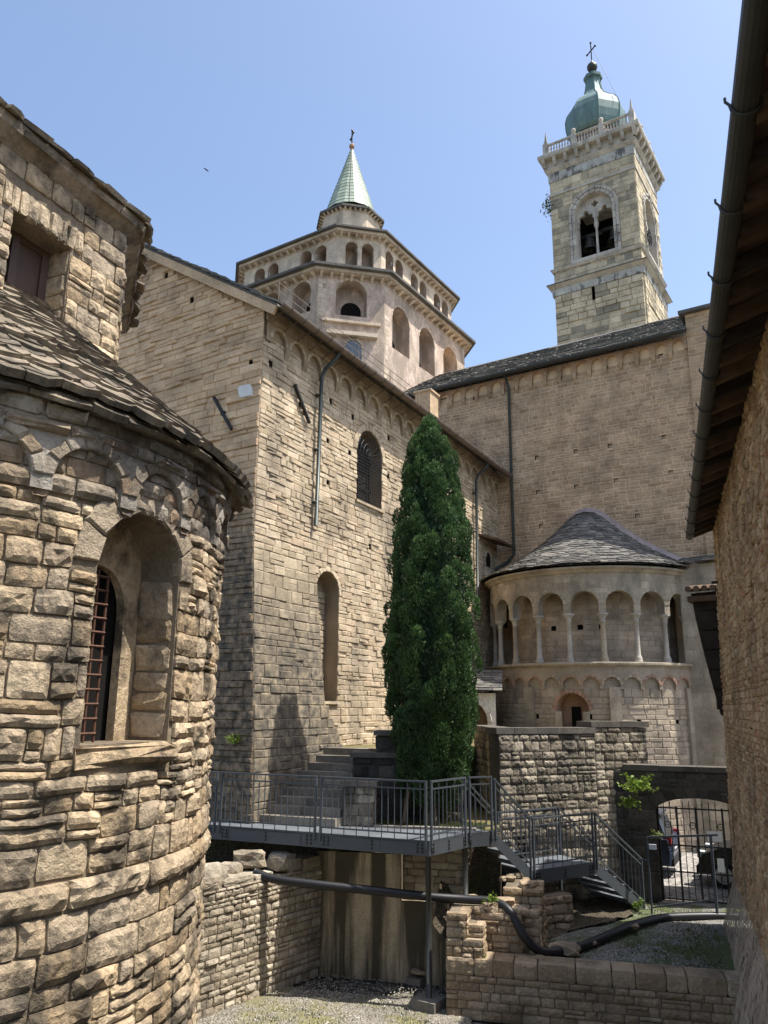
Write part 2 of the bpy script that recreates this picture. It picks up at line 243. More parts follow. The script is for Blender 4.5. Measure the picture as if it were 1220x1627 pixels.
# ------------------------------------------------------------ geometry helpers
BASE = {}
class MB:
    def __init__(s): s.v = []; s.f = []; s.t = []
    def add(s, vs, fs, tint=0.5):
        o = len(s.v); s.v += [tuple(p) for p in vs]
        for f in fs: s.f.append(tuple(i + o for i in f)); s.t.append(tint)
        return s
    def box(s, lo, hi, tint=0.5):
        (a, b, c), (d, e, f) = lo, hi
        return s.add([(a, b, c), (d, b, c), (d, e, c), (a, e, c), (a, b, f), (d, b, f), (d, e, f), (a, e, f)], BOXF, tint)
    def obox(s, o, ax, ay, az, tint=0.5):
        """box from its centre and three half-axis vectors"""
        o, ax, ay, az = Vector(o), Vector(ax), Vector(ay), Vector(az); vs = []
        for k in (-1, 1):
            for i, j in ((-1, -1), (1, -1), (1, 1), (-1, 1)): vs.append(o + ax * i + ay * j + az * k)
        return s.add(vs, BOXF, tint)
    def bar(s, a, b, w, h=None, tint=0.5, upv=(0, 0, 1)):
        a, b = Vector(a), Vector(b); d = b - a; L = d.length; d.normalize(); h = h or w
        u = Vector(upv)
        if abs(d.dot(u)) > .98: u = Vector((1, 0, 0))
        x = d.cross(u).normalized(); y = x.cross(d)
        return s.obox((a + b) / 2, d * L / 2, x * w / 2, y * h / 2, tint)
    def prism(s, pts, z0, z1, tint=0.5):
        n = len(pts)
        z0 = z0 if isinstance(z0, (list, tuple)) else [z0] * n; z1 = z1 if isinstance(z1, (list, tuple)) else [z1] * n
        vs = [(p[0], p[1], z0[i]) for i, p in enumerate(pts)] + [(p[0], p[1], z1[i]) for i, p in enumerate(pts)]
        fs = [tuple(reversed(range(n))), tuple(range(n, 2 * n))] + [(i, (i + 1) % n, n + (i + 1) % n, n + i) for i in range(n)]
        return s.add(vs, fs, tint)
    def tube(s, pts, r, seg=8, tint=0.5, cap=True):
        pts = [Vector(p) for p in pts]; n = len(pts); vs = []; fs = []
        rr = r if isinstance(r, (list, tuple)) else [r] * n
        prev = None
        for i, p in enumerate(pts):
            d = (pts[min(i + 1, n - 1)] - pts[max(i - 1, 0)]).normalized()
            ref = prev if prev is not None else (Vector((0, 0, 1)) if abs(d.z) < .9 else Vector((1, 0, 0)))
            x = d.cross(ref); x = x.normalized() if x.length > 1e-6 else Vector((1, 0, 0)); y = x.cross(d).normalized(); prev = y
            for k in range(seg):
                a = 2 * math.pi * k / seg; vs.append(p + x * (math.cos(a) * rr[i]) + y * (math.sin(a) * rr[i]))
        for i in range(n - 1):
            for k in range(seg):
                k2 = (k + 1) % seg; fs.append((i * seg + k, i * seg + k2, (i + 1) * seg + k2, (i + 1) * seg + k))
        if cap: fs += [tuple(range(seg)), tuple(reversed(range((n - 1) * seg, n * seg)))]
        return s.add(vs, fs, tint)
    def lathe(s, c, prof, seg=16, a0=0.0, a1=2 * math.pi, tint=0.5, sx=1.0, rot=0.0, sy=1.0):
        closed = abs(a1 - a0 - 2 * math.pi) < 1e-6; m = seg if closed else seg + 1; vs = []; fs = []
        for r, z in prof:
            for k in range(m):
                a = a0 + (a1 - a0) * k / seg + rot; vs.append((c[0] + r * math.cos(a) * sx, c[1] + r * math.sin(a) * sy, c[2] + z))
        for i in range(len(prof) - 1):
            for k in range(seg):
                k2 = (k + 1) % m; fs.append((i * m + k, i * m + k2, (i + 1) * m + k2, (i + 1) * m + k))
        return s.add(vs, fs, tint)
    def sphere(s, c, r, seg=12, rings=8, tint=0.5, sz=1.0):
        return s.lathe(c, [(max(1e-4, r * math.sin(math.pi * i / rings)), -r * sz * math.cos(math.pi * i / rings)) for i in range(rings + 1)], seg, tint=tint)
    def build(s, name, mat, parent=None, kind=None, smooth=False, label=None):
        me = bpy.data.meshes.new(name); me.from_pydata(s.v, [], s.f)
        at = me.attributes.new('tint', 'FLOAT', 'FACE'); at.data.foreach_set('value', s.t)
        me.materials.append(M[mat] if isinstance(mat, str) else mat)
        if smooth:
            me.polygons.foreach_set('use_smooth', [True] * len(me.polygons))
        o = bpy.data.objects.new(name, me); COL.objects.link(o); attach(o, parent)
        if kind: o['kind'] = kind
        if label: o['label'] = label
        return o
BOXF = [(0, 3, 2, 1), (4, 5, 6, 7), (0, 1, 5, 4), (1, 2, 6, 5), (2, 3, 7, 6), (3, 0, 4, 7)]
def attach(o, parent):
    if parent is None: return
    o.parent = parent
    if parent in BASE: o.matrix_parent_inverse = Matrix.Translation(-BASE[parent])
def thing(name, base, label, cat, group=None):
    o = bpy.data.objects.new(name, None); o.empty_display_size = .3; COL.objects.link(o); o.location = base; BASE[o] = Vector(base)
    o['label'] = label; o['category'] = cat
    if group: o['group'] = group
    return o
def tag(o, label, cat, group=None):
    o['label'] = label; o['category'] = cat
    if group: o['group'] = group
    return o
def struct(o): o['kind'] = 'structure'; return o

def project(p):
    v = Vector(p) - EYE; z = v.dot(fw)
    if z < .1: return None
    return (610 + 1245 * v.dot(r2) / z, 813.5 - 1245 * v.dot(u2) / z, z)
def plane_frame(o, du, nrm):
    o, du, nrm = Vector((o[0], o[1], 0)), Vector((du[0], du[1], 0)).normalized(), Vector((nrm[0], nrm[1], 0)).normalized()
    return lambda u, v, n=0.0: (o.x + du.x * u + nrm.x * n, o.y + du.y * u + nrm.y * n, v)
def cyl_frame(cx, cy, r):
    return lambda u, v, n=0.0: (cx + (r + n) * math.cos(u / r), cy + (r + n) * math.sin(u / r), v)

# openings in (u, v) of a wall
class Rect:
    def __init__(s, ua, ub, va, vb, m=0.0): s.ua, s.ub, s.va, s.vb, s.m = ua, ub, va, vb, m
    def ext(s, a, b):
        ov = min(b, s.vb + s.m) - max(a, s.va - s.m)
        if ov <= .004 or (s.vb - s.va < .3 and ov < .42 * (b - a) and ov < .07): return None
        return (s.ua - s.m, s.ub + s.m)
    def outline(s): return [(s.ua, s.va), (s.ua, s.vb), (s.ub, s.vb), (s.ub, s.va)]
class Arch:
    def __init__(s, uc, hw, v0, vs, ring=0.0, k=1.0, side=0.0): s.uc, s.hw, s.va, s.vs, s.ring, s.k, s.side = uc, hw, v0, vs, ring, k, side; s.ua, s.ub, s.vb = uc - hw, uc + hw, vs + hw * k
    def ext(s, a, b):
        if b <= s.va + .004 or a >= s.vb + s.ring * .9: return None
        m = (a + b) / 2
        if m <= s.vs: return (s.ua - s.side, s.ub + s.side)
        t = min(1, (m - s.vs) / (s.hw * s.k + s.ring)); w = (s.hw + s.ring) * math.sqrt(max(0.02, 1 - t * t))
        return (s.uc - w, s.uc + w)
    def arc(s, n=14, extra=0.0):
        return [(s.uc - (s.hw + extra) * math.cos(math.pi * i / n), s.vs + (s.hw + extra) * s.k * math.sin(math.pi * i / n)) for i in range(n + 1)]
    def outline(s, n=14): return [(s.ua, s.va)] + s.arc(n) + [(s.ub, s.va)]

def layout(u0, u1, v0, v1, hr, wr, rng, openings=(), top=None, split=0.0):
    out = []; v = v0
    while v < v1 - .03:
        h = rng.uniform(*hr)
        if v1 - (v + h) < hr[0] * .7: h = v1 - v
        spans = [(u0, u1)]
        for op in openings:
            e = op.ext(v, v + h)
            if not e: continue
            ns = []
            for a, b in spans:
                if e[1] <= a or e[0] >= b: ns.append((a, b)); continue
                if e[0] - a > .03: ns.append((a, e[0]))
                if b - e[1] > .03: ns.append((e[1], b))
            spans = ns
        for a, b in spans:
            u = a
            while u < b - 1e-4:
                w = rng.uniform(*wr)
                if b - (u + w) < wr[0] * .7: w = b - u
                hh = h
                if top:
                    lim = min(top(u), top(u + w), top(u + w / 2))
                    if v >= lim - .04: u += w; continue
                    hh = min(h, lim - v)
                if split and rng.random() < split and hh > hr[0]:
                    k = rng.uniform(.35, .65)
                    out.append([(u, v), (u + w, v), (u + w, v + hh * k), (u, v + hh * k)]); out.append([(u, v + hh * k), (u + w, v + hh * k), (u + w, v + hh), (u, v + hh)])
                else: out.append([(u, v), (u + w, v), (u + w, v + hh), (u, v + hh)])
                u += w
        v += h
    return out
def voussoirs(arch, n, t0=0.0, t1=.2, a0=0.0, a1=math.pi):
    out = []
    for i in range(n):
        b0, b1 = a0 + (a1 - a0) * i / n, a0 + (a1 - a0) * (i + 1) / n; q = []
        for r, a in ((arch.hw + t0, b0), (arch.hw + t1, b0), (arch.hw + t1, (b0 + b1) / 2), (arch.hw + t1, b1), (arch.hw + t0, b1)):
            q.append((arch.uc - r * math.cos(a), arch.vs + r * arch.k * math.sin(a)))
        out.append(q)
    return out
def rock_geo(F, poly, rng, d=(.03, .07), emb=.05, gap=.008, inset=.03, cell=.042):
    """rock-faced block: a grid front broken by noise, chipped edges"""
    ua, ub = min(p[0] for p in poly) + gap, max(p[0] for p in poly) - gap; va, vb = min(p[1] for p in poly) + gap, max(p[1] for p in poly) - gap
    w, h = ub - ua, vb - va; nu = max(3, min(14, round(w / cell))); nv = max(3, min(9, round(h / cell))); D = rng.uniform(*d); off = Vector((rng.uniform(0, 99), rng.uniform(0, 99), 0))
    vs = []; fs = []; tu, tv = rng.uniform(-.18, .18), rng.uniform(-.2, .15); flat = rng.uniform(.5, 1.15)
    for j in range(nv + 1):
        for i in range(nu + 1):
            a, b = i / nu, j / nv; x, y = ua + w * a, va + h * b
            e = min(a * w, (1 - a) * w, b * h, (1 - b) * h); k = min(1, e / inset) if inset else 1
            q = Vector((x, y, 0)) + off; n1 = mn.noise(q * 5.5); n2 = mn.noise(q * 13); n3 = mn.noise(q * 27)
            hh = D * (.5 + .5 * k) * (1 + flat * (.35 * n1 + .5 * n2 + .4 * n3) + tu * (a - .5) * 2 + tv * (b - .5) * 2)
            jx = .30 * cell * mn.noise(q * 9 + Vector((7, 3, 1))); jy = .30 * cell * mn.noise(q * 9 + Vector((1, 8, 5)))
            edge = i in (0, nu) or j in (0, nv)
            if edge:
                cx_ = .06 * mn.noise(q * 6 + Vector((4, 4, 4))); jx, jy = (cx_ * w * .25 if i in (0, nu) else jx), (cx_ * h * .35 if j in (0, nv) else jy)
                if i in (0, nu) and j in (0, nv): jx += (.05 if i == 0 else -.05) * w * .5; jy += (.05 if j == 0 else -.05) * h * .6
            vs.append(F(x + jx, y + jy, max(.002, hh)))
    W_ = nu + 1
    for j in range(nv):
        for i in range(nu):
            k = j * W_ + i
            if rng.random() < .5: fs += [(k, k + 1, k + W_ + 1), (k, k + W_ + 1, k + W_)]
            else: fs += [(k, k + 1, k + W_), (k + 1, k + W_ + 1, k + W_)]
    loop = [i for i in range(nu)] + [nu + j * W_ for j in range(nv)] + [nv * W_ + nu - i for i in range(nu)] + [(nv - j) * W_ for j in range(nv)]
    o = len(vs); bk = [(ua, va)] * 1
    for k in loop:
        i, j = k % W_, k // W_; vs.append(F(ua + w * i / nu, va + h * j / nv, -emb))
    n = len(loop); fs += [(loop[i], o + i, o + (i + 1) % n, loop[(i + 1) % n]) for i in range(n)]
    return vs, fs
def stone_geo(F, poly, rng, d=(.015, .035), emb=.03, gap=.008, inset=.02, rough=0):
    if rough == 3: return rock_geo(F, poly, rng, d, emb, gap, inset)
    cu = sum(p[0] for p in poly) / len(poly); cv = sum(p[1] for p in poly) / len(poly)
    sz = min(max(p[0] for p in poly) - min(p[0] for p in poly), max(p[1] for p in poly) - min(p[1] for p in poly))
    q = []
    if rough:
        n = len(poly)
        for i in range(n):
            a, b = poly[i], poly[(i + 1) % n]; c = poly[i - 1]
            k = rng.uniform(.05, .16)
            q.append((a[0] + (c[0] - a[0]) * k * .8, a[1] + (c[1] - a[1]) * k * .8)); q.append((a[0] + (b[0] - a[0]) * k, a[1] + (b[1] - a[1]) * k))
            if rough > 1:
                m = rng.uniform(.35, .65); q.append((a[0] + (b[0] - a[0]) * m, a[1] + (b[1] - a[1]) * m))
    else: q = list(poly)
    def shrink(p, g):
        du, dv = p[0] - cu, p[1] - cv; L = math.hypot(du, dv) or 1
        mu = max(abs(du), 1e-6); mv = max(abs(dv), 1e-6)
        return (cu + du * max(.3, 1 - g / mu) if abs(du) > g else cu + du * .6, cv + dv * max(.3, 1 - g / mv) if abs(dv) > g else cv + dv * .6)
    j = min(.012, sz * .05) * (1.6 if rough else .6)
    q = [shrink((p[0], p[1]), gap) for p in q]
    q = [(p[0] + rng.uniform(-j, j), p[1] + rng.uniform(-j, j)) for p in q]
    D = rng.uniform(*d); n = len(q); ins = min(inset * rng.uniform(.7, 1.4), sz * .24)
    vs = [F(p[0], p[1], -emb) for p in q]
    vs += [F(p[0], p[1], D * rng.uniform(.25, .6)) for p in q]
    q2 = [shrink(p, ins) for p in q]
    tu, tv = rng.uniform(-.3, .3) * D / max(sz, .05), rng.uniform(-.35, .35) * D / max(sz, .05)
    def hn(p, k): return D * k + (p[0] - cu) * tu + (p[1] - cv) * tv
    vs += [F(p[0], p[1], hn(p, rng.uniform(.85, 1.1) if not rough else rng.uniform(.65, 1.2))) for p in q2]
    fs = [(i, (i + 1) % n, n + (i + 1) % n, n + i) for i in range(n)] + [(n + i, n + (i + 1) % n, 2 * n + (i + 1) % n, 2 * n + i) for i in range(n)]
    if rough > 1:
        q3 = [(cu + (p[0] - cu) * rng.uniform(.35, .65), cv + (p[1] - cv) * rng.uniform(.35, .65)) for p in q2]
        vs += [F(p[0], p[1], hn(p, rng.uniform(.75, 1.6))) for p in q3]
        fs += [(2 * n + i, 2 * n + (i + 1) % n, 3 * n + (i + 1) % n, 3 * n + i) for i in range(n)]
        vs.append(F(cu, cv, hn((cu, cv), rng.uniform(.8, 1.6)))); c = 4 * n
        fs += [(3 * n + i, 3 * n + (i + 1) % n, c) for i in range(n)]
    elif rough:
        vs.append(F(cu + rng.uniform(-.15, .15) * sz, cv + rng.uniform(-.1, .1) * sz, hn((cu, cv), rng.uniform(.9, 1.2)))); c = 3 * n
        fs += [(2 * n + i, 2 * n + (i + 1) % n, c) for i in range(n)]
    else: fs.append(tuple(range(2 * n, 3 * n)))
    return vs, fs
def place_pieces(parent, geos, mat, N, name, rest_name, smooth=False):
    """the N pieces that show largest become objects of their own, the rest one joined part"""
    sc_ = []
    for i, (vs, fs, t) in enumerate(geos):
        xs = [project(p) for p in (vs[0], vs[len(vs) // 2], vs[-1])]
        a = 0
        if all(xs):
            cx = sum(x[0] for x in xs) / 3; cy = sum(x[1] for x in xs) / 3
            e = max((Vector(vs[k]) - Vector(vs[0])).length for k in range(len(vs)))
            a = e / xs[0][2]
            if not (-20 < cx < 1240 and -20 < cy < 1650): a *= .01
        sc_.append((a, i))
    sc_.sort(reverse=True); single = set(i for _, i in sc_[:N]); rest = MB()
    for i, (vs, fs, t) in enumerate(geos):
        if i in single: MB().add(vs, fs, t).build(name, mat, parent, smooth=smooth)
        else: rest.add(vs, fs, t)
    if rest.f: rest.build(rest_name, mat, parent, kind='stuff', smooth=smooth)
def masonry(parent, F, polys, mat, rng, N=0, name='stone', rest='masonry', tint=None, **kw):
    place_pieces(parent, [(*stone_geo(F, p, rng, **kw), tint if tint is not None else rng.random()) for p in polys], mat, N, name, rest)
def backing(mb, F, u0, u1, v0, v1, openings=(), du=None, dv=None, n=0.0, top=None, tint=.5):
    us = {round(u0, 4), round(u1, 4)}; vv = {round(v0, 4), round(v1, 4)}
    for o in openings:
        for x in (o.ua, o.ub):
            if u0 < x < u1: us.add(round(x, 4))
        for x in (o.va, o.vb):
            if v0 < x < v1: vv.add(round(x, 4))
    def fill(s, step):
        s = sorted(s); out = [s[0]]
        for a, b in zip(s, s[1:]):
            if b - a < 2e-4: continue
            k = max(1, math.ceil((b - a) / step)) if step else 1
            out += [a + (b - a) * (i + 1) / k for i in range(k)]
        return out
    us, vv = fill(us, du), fill(vv, dv)
    for a, b in zip(us, us[1:]):
        for c, d in zip(vv, vv[1:]):
            mu, mv = (a + b) / 2, (c + d) / 2
            if any(o.ua < mu < o.ub and o.va < mv < o.vb for o in openings): continue
            q = [(a, c), (b, c), (b, d), (a, d)]
            if top:
                if mv > max(top(a), top(b)) or c >= min(top(a), top(b)): 
                    if c >= max(top(a), top(b)): continue
                q = [(a, c), (b, c), (b, max(c, min(d, top(b)))), (a, max(c, min(d, top(a))))]
            mb.add([F(p[0], p[1], n) for p in q], [(0, 1, 2, 3)], tint)
    for o in openings:
        if isinstance(o, Arch):
            arc = o.arc(14)
            for p, q in zip(arc, arc[1:]): mb.add([F(p[0], p[1], n), F(q[0], q[1], n), F(q[0], o.vb, n), F(p[0], o.vb, n)], [(0, 1, 2, 3)], tint)
    return mb
def reveal(mb, F, op, n0, n1, back=True, floor=True, tint=.5, bmb=None):
    ol = op.outline(); k = len(ol)
    vs = [F(p[0], p[1], n0) for p in ol] + [F(p[0], p[1], n1) for p in ol]
    fs = [(i, i + 1, k + i + 1, k + i) for i in range(k - 1)]
    if floor: fs.append((k - 1, 0, k, 2 * k - 1))
    mb.add(vs, fs, tint)
    if back: (bmb or mb).add([F(p[0], p[1], n1) for p in ol], [tuple(range(k))], tint)
    return mb
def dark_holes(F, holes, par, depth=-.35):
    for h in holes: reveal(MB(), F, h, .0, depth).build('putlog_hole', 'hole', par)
def slab_geo(P, u0, u1, v0, v1, t, lift, rng, jag=.02):
    """roof slab: lower edge at v0 lifted over the course below"""
    a = rng.uniform(-jag, jag); b = rng.uniform(-jag, jag); l = lift * rng.uniform(.8, 1.3); t = t * rng.uniform(.75, 1.35)
    q = [(u0, v0 + a), ((u0 + u1) / 2, v0 + (a + b) / 2 - abs(rng.uniform(0, jag))), (u1, v0 + b), (u1, v1), (u0, v1)]
    li = [l, l, l, 0, 0]
    vs = [P(p[0], p[1], k) for p, k in zip(q, li)] + [P(p[0] + rng.uniform(-jag, jag) * .3, p[1], k + t) for p, k in zip(q, li)]
    return vs, [(4, 3, 2, 1, 0), (5, 6, 7, 8, 9)] + [(i, (i + 1) % 5, 5 + (i + 1) % 5, 5 + i) for i in range(5)]
def slab_rows(P, rows, urange, wr, rng, t, lift, jag=.02, overlap=1.5, sides=True):
    """rows: list of v edges from eave upwards; urange(v) -> (u0, u1); wr in u units as function of v"""
    out = []
    for i in range(len(rows) - 1):
        v0, v1 = rows[i], rows[i + 1]; v2 = v0 + (v1 - v0) * overlap
        a, b = urange((v0 + v1) / 2); w0, w1 = wr((v0 + v1) / 2); u = a + rng.uniform(0, w0) * -.5
        while u < b:
            w = rng.uniform(w0, w1); x0, x1 = max(u, a), min(u + w, b)
            if x1 - x0 > w0 * .25:
                g = w * .02
                out.append((*slab_geo(P, x0 + g, x1 - g, v0, v2, t, lift, rng, jag), rng.random()))
            u += w
    return out
def wavy(polys, amp=.03, f=.55):
    return [[(u, v + amp * mn.noise(Vector((u * f, v * f * 1.4, 3.3)))) for u, v in p] for p in polys]
def corbels(par, mat, F, u0, u1, v, step, w=.12, h=.16, d=.18, tint=.5):
    n = max(1, round((u1 - u0) / step))
    for i in range(n + 1):
        u = u0 + (u1 - u0) * i / n
        vs = [F(u - w / 2, v - h, 0), F(u + w / 2, v - h, 0), F(u + w / 2, v, 0), F(u - w / 2, v, 0), F(u - w / 2, v - h * .25, d), F(u + w / 2, v - h * .25, d), F(u + w / 2, v, d), F(u - w / 2, v, d)]
        MB().add(vs, [(0, 1, 2, 3), (4, 7, 6, 5), (0, 4, 5, 1), (1, 5, 6, 2), (2, 6, 7, 3), (3, 7, 4, 0)], tint).build('corbel', mat, par)
def gutter(mb, a, b, r, tint=.5, n=1):
    """half-round gutter along a line"""
    a, b = Vector(a), Vector(b); d = (b - a).normalized(); x = d.cross(Vector((0, 0, 1))).normalized(); pts = []
    prof = [(math.cos(math.pi + math.pi * k / 8) * r, math.sin(math.pi + math.pi * k / 8) * r) for k in range(9)]
    prof += [(p[0] * .86, p[1] * .86) for p in reversed(prof)]
    m = len(prof); vs = [a + x * p[0] + Vector((0, 0, p[1])) for p in prof] + [b + x * p[0] + Vector((0, 0, p[1])) for p in prof]
    mb.add(vs, [(i, (i + 1) % m, m + (i + 1) % m, m + i) for i in range(m)] + [tuple(reversed(range(m))), tuple(range(m, 2 * m))], tint)
    return mb

# ------------------------------------------------------------ the setting: ground levels
struct(MB().add([(-700, -300, -.08), (500, -300, -.08), (500, 900, -.08), (-700, 900, -.08)], [(0, 1, 2, 3)]).build('ground', 'earth'))
def uneven(name, poly, z, mat, amp, step, seed):
    """a sheet cut to a convex polygon with a slightly uneven surface"""
    rng = random.Random(seed)
    xs = [p[0] for p in poly]; ys = [p[1] for p in poly]
    bm = bmesh.new(); nx = int((max(xs) - min(xs)) / step) + 1; ny = int((max(ys) - min(ys)) / step) + 1
    bmesh.ops.create_grid(bm, x_segments=nx, y_segments=ny, size=.5)
    for v in bm.verts: v.co = Vector((min(xs) + (v.co.x + .5) * (max(xs) - min(xs)), min(ys) + (v.co.y + .5) * (max(ys) - min(ys)), 0))
    n = len(poly)
    for i in range(n):
        a, b = Vector((*poly[i], 0)), Vector((*poly[(i + 1) % n], 0)); d = b - a; nr = Vector((d.y, -d.x, 0))
        bmesh.ops.bisect_plane(bm, geom=bm.verts[:] + bm.edges[:] + bm.faces[:], plane_co=a, plane_no=nr, clear_outer=True)
    for v in bm.verts: v.co.z = (z(v.co.x, v.co.y) if callable(z) else z) + rng.uniform(-amp, amp)
    me = bpy.data.meshes.new(name); bm.to_mesh(me); bm.free(); me.materials.append(M[mat])
    me.polygons.foreach_set('use_smooth', [True] * len(me.polygons))
    o = bpy.data.objects.new(name, me); COL.objects.link(o); return struct(o)
uneven('gravel_floor', [(-14, 1), (-1.2, 1), (-2.2, 15.2), (-7.0, 13.6), (-7.6, 14.6), (-10.6, 13.9), (-14, 12)], 0.0, 'gravel', .012, .2, 1)
def zt(x, y): return .80 + .04 * math.sin(x * 1.7 + y) * math.cos(y * 1.3)
uneven('terrace', [(-7.3, 13.5), (-2.2, 15.1), (-3.3, 20.2), (-5.4, 19.8), (-7.9, 17.2)], zt, 'terrace', .018, .18, 2)
uneven('street', [(-9.0, 19.55), (-3.4, 19.95), (6, 21.6), (6, 28.7), (-9, 28.7)], .77, 'street', .004, .5, 3)
def zs(x, y):
    # earth bank below the deck and steel stairs
    t = max(0, min(1, ((x + 7.75) * .91 - (y - 14.6) * .41 + .45) / .95)); s = max(0, min(1, (y - 14.9) / 1.2)); return 1.9 - 1.08 * max(t * t * (3 - 2 * t), s * .95)
uneven('soil_bank', [(-7.85, 13.9), (-6.5, 14.3), (-5.3, 17.9), (-5.7, 19.5), (-7.9, 17.4), (-8.2, 15.2)], zs, 'soil', .03, .14, 4)
struct(MB().prism([(-13.2, 12.7), (-10.25, 13.75), (-7.85, 14.68), (-7.25, 15.6), (-7.75, 16.9), (-9.5, 19.0), (-13.2, 19.0)], -.05, 2.58).build('court_bank', 'soil'))
struct(MB().prism([(-13.2, 12.75), (-10.27, 13.8), (-7.87, 14.7), (-7.28, 15.6), (-7.77, 16.85), (-9.5, 18.9), (-13.2, 18.9)], 2.582, 2.60).build('court', 'court'))
struct(MB().prism([(-15.5, 8.0), (-11.05, 8.2), (-10.65, 13.6), (-15.5, 13.4)], -.05, 1.86).build('earth_bank', 'soil'))
struct(MB().prism([(-13.6, 15.75), (-9.5, 15.75), (-9.35, 18.8), (-7.62, 16.95), (-5.6, 20.1), (-6.0, 20.5), (-8.4, 24.9), (-13.6, 28.6)], 2.4, 4.02).build('upper_terrace', 'court'))

# ------------------------------------------------------------ church aisle: gable wall and long side wall
AZ = R(94.34); LD = (math.cos(AZ), math.sin(AZ)); LN = (math.sin(AZ), -math.cos(AZ)); LC = (-11.81, 12.85)
FL = plane_frame(LC, LD, LN); FG = plane_frame(LC, (-1, 0), (0, -1))
aisle = thing('church_aisle', (-11.8, 12.9, 2.6), 'tall tan stone church side with a gable end and one arched grilled window', 'church')
rng = random.Random(11)
holes_l = [Rect(u - .07, u + .07, v - .08, v + .08) for u, v in ((.32, 13.0), (3.02, 13.0), (4.2, 12.95), (2.92, 11.87), (4.06, 11.86), (2.98, 10.74), (6.35, 13.0), (6.33, 11.78), (5.27, 9.41), (7.38, 10.46), (8.9, 11.9), (10.4, 11.9), (11.9, 11.9), (14.0, 11.6), (12.2, 10.4))]
win = Arch(5.2, .74, 10.60, 12.08, ring=.22)
ni1 = Arch(3.12, .56, 5.12, 7.80, ring=.13); ni2 = Arch(6.98, .60, 5.05, 7.30, ring=.14)
opl = holes_l + [win, ni1, ni2]
side = MB(); backing(side, FL, 0, 15.85, 2.3, 14.5, opl)
for a in (ni1, ni2): reveal(side, FL, a, .0, -.42)
reveal(side, FL, win, 0, -.45, back=False)
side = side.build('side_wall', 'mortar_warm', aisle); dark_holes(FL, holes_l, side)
ext = opl
polys = layout(0, 15.8, 2.4, 13.62, (.09, .19), (.14, .54), rng, ext, split=.06)
def s_right(v): return (2.42 + max(0, 9.3 - v) * .085) if v > 5.1 else min(3.9, 2.777 + (5.1 - v) * .75)
polys = [p for p in polys if not (p[1][0] < s_right(p[0][1]) - .2 and p[2][1] < 8.6)]
masonry(side, FL, wavy(polys), 'wall_warm', rng, 170, d=(.006, .040), gap=.004, inset=.016)
masonry(side, FL, voussoirs(win, 13, .0, .20), 'wall_warm', rng, 13, name='voussoir', d=(.03, .04), gap=.004, inset=.01)
masonry(side, FL, voussoirs(ni1, 11, .0, .13) + voussoirs(ni2, 11, .0, .13), 'wall_warm', rng, 22, name='voussoir', d=(.02, .03), gap=.004, inset=.01)
ni = []
for a in (ni1, ni2): ni += layout(a.ua + .02, a.ub - .02, a.va, a.vs + .1, (.12, .17), (.2, .5), rng)
masonry(side, lambda u, v, n=0: FL(u, v, n - .42), ni, 'wall_warm', rng, 0, rest='niche_masonry', d=(.02, .05), gap=.006, inset=.014)
mb = MB()
for a, t in ((ni1, .05), (ni2, .05)): mb.obox(FL(a.uc, a.va - .035, -.16), Vector((*LD, 0)) * (a.hw + .05), Vector((*LN, 0)) * .24, (0, 0, .035), .7)
mb.build('niche_sill', 'wall_warm', aisle)
# battered foot of the corner
def bat(v): return .36 * max(0, (8.75 - v) / 6.1)
FB = lambda u, v, n=0: FL(u, v, n + bat(v))
cut = [type('Cut', (), {'ext': lambda s, a, b: (s_right((a + b) / 2), 99)})()]
foot = MB()
for k in range(14):
    v0, v1 = 2.3 + k * .46, 2.3 + (k + 1) * .46
    foot.add([FB(0, v0), FB(s_right(v0), v0), FB(s_right(v1), v1), FB(0, v1)], [(0, 1, 2, 3)]); foot.add([FB(s_right(v0), v0), FL(s_right(v0), v0), FL(s_right(v1), v1), FB(s_right(v1), v1)], [(0, 1, 2, 3)])
    foot.add([FL(0, v0), FB(0, v0), FB(0, v1), FL(0, v1)], [(0, 1, 2, 3)])
foot = foot.build('battered_foot', 'mortar_warm', aisle)
masonry(foot, FB, wavy(layout(0, 6, 2.4, 8.72, (.13, .30), (.2, .60), rng, cut, split=.1)), 'foot', rng, 60, d=(.006, .035), gap=.004, inset=.018)
# blind arcade under the eaves
arcs = [Arch(.52 + .79 * k, .29, 13.50, 13.62) for k in range(20) if .52 + .79 * k < 15.6]
FA = lambda u, v, n=0: FL(u, v, n + .09)
fr = MB(); backing(fr, FA, 0, 15.85, 13.50, 14.40, arcs)
for a in arcs: reveal(fr, FA, a, 0, -.09, back=False, floor=False)
for i, a in enumerate(arcs[:-1]):
    c = (a.ub + arcs[i + 1].ua) / 2; w = (arcs[i + 1].ua - a.ub) / 2
    fr.add([FL(c - w, 13.50, .09), FL(c + w, 13.50, .09), FL(c + w * .6, 13.30, .0), FL(c - w * .6, 13.30, .0), FL(c - w, 13.50, 0), FL(c + w, 13.50, 0)], [(0, 1, 2, 3), (0, 3, 4), (1, 5, 2)], .7)
fr = fr.build('blind_arcade', 'mortar_warm', aisle)
for a in arcs: masonry(fr, FA, voussoirs(a, 7, 0, .085), 'wall_warm', rng, 7, name='voussoir', d=(.012, .022), gap=.004, inset=.008, emb=.02)
masonry(fr, FA, layout(0, 15.8, 14.02, 14.4, (.12, .19), (.25, .55), rng), 'wall_warm', rng, 0, rest='frieze_masonry', d=(.008, .02), gap=.006, inset=.012)
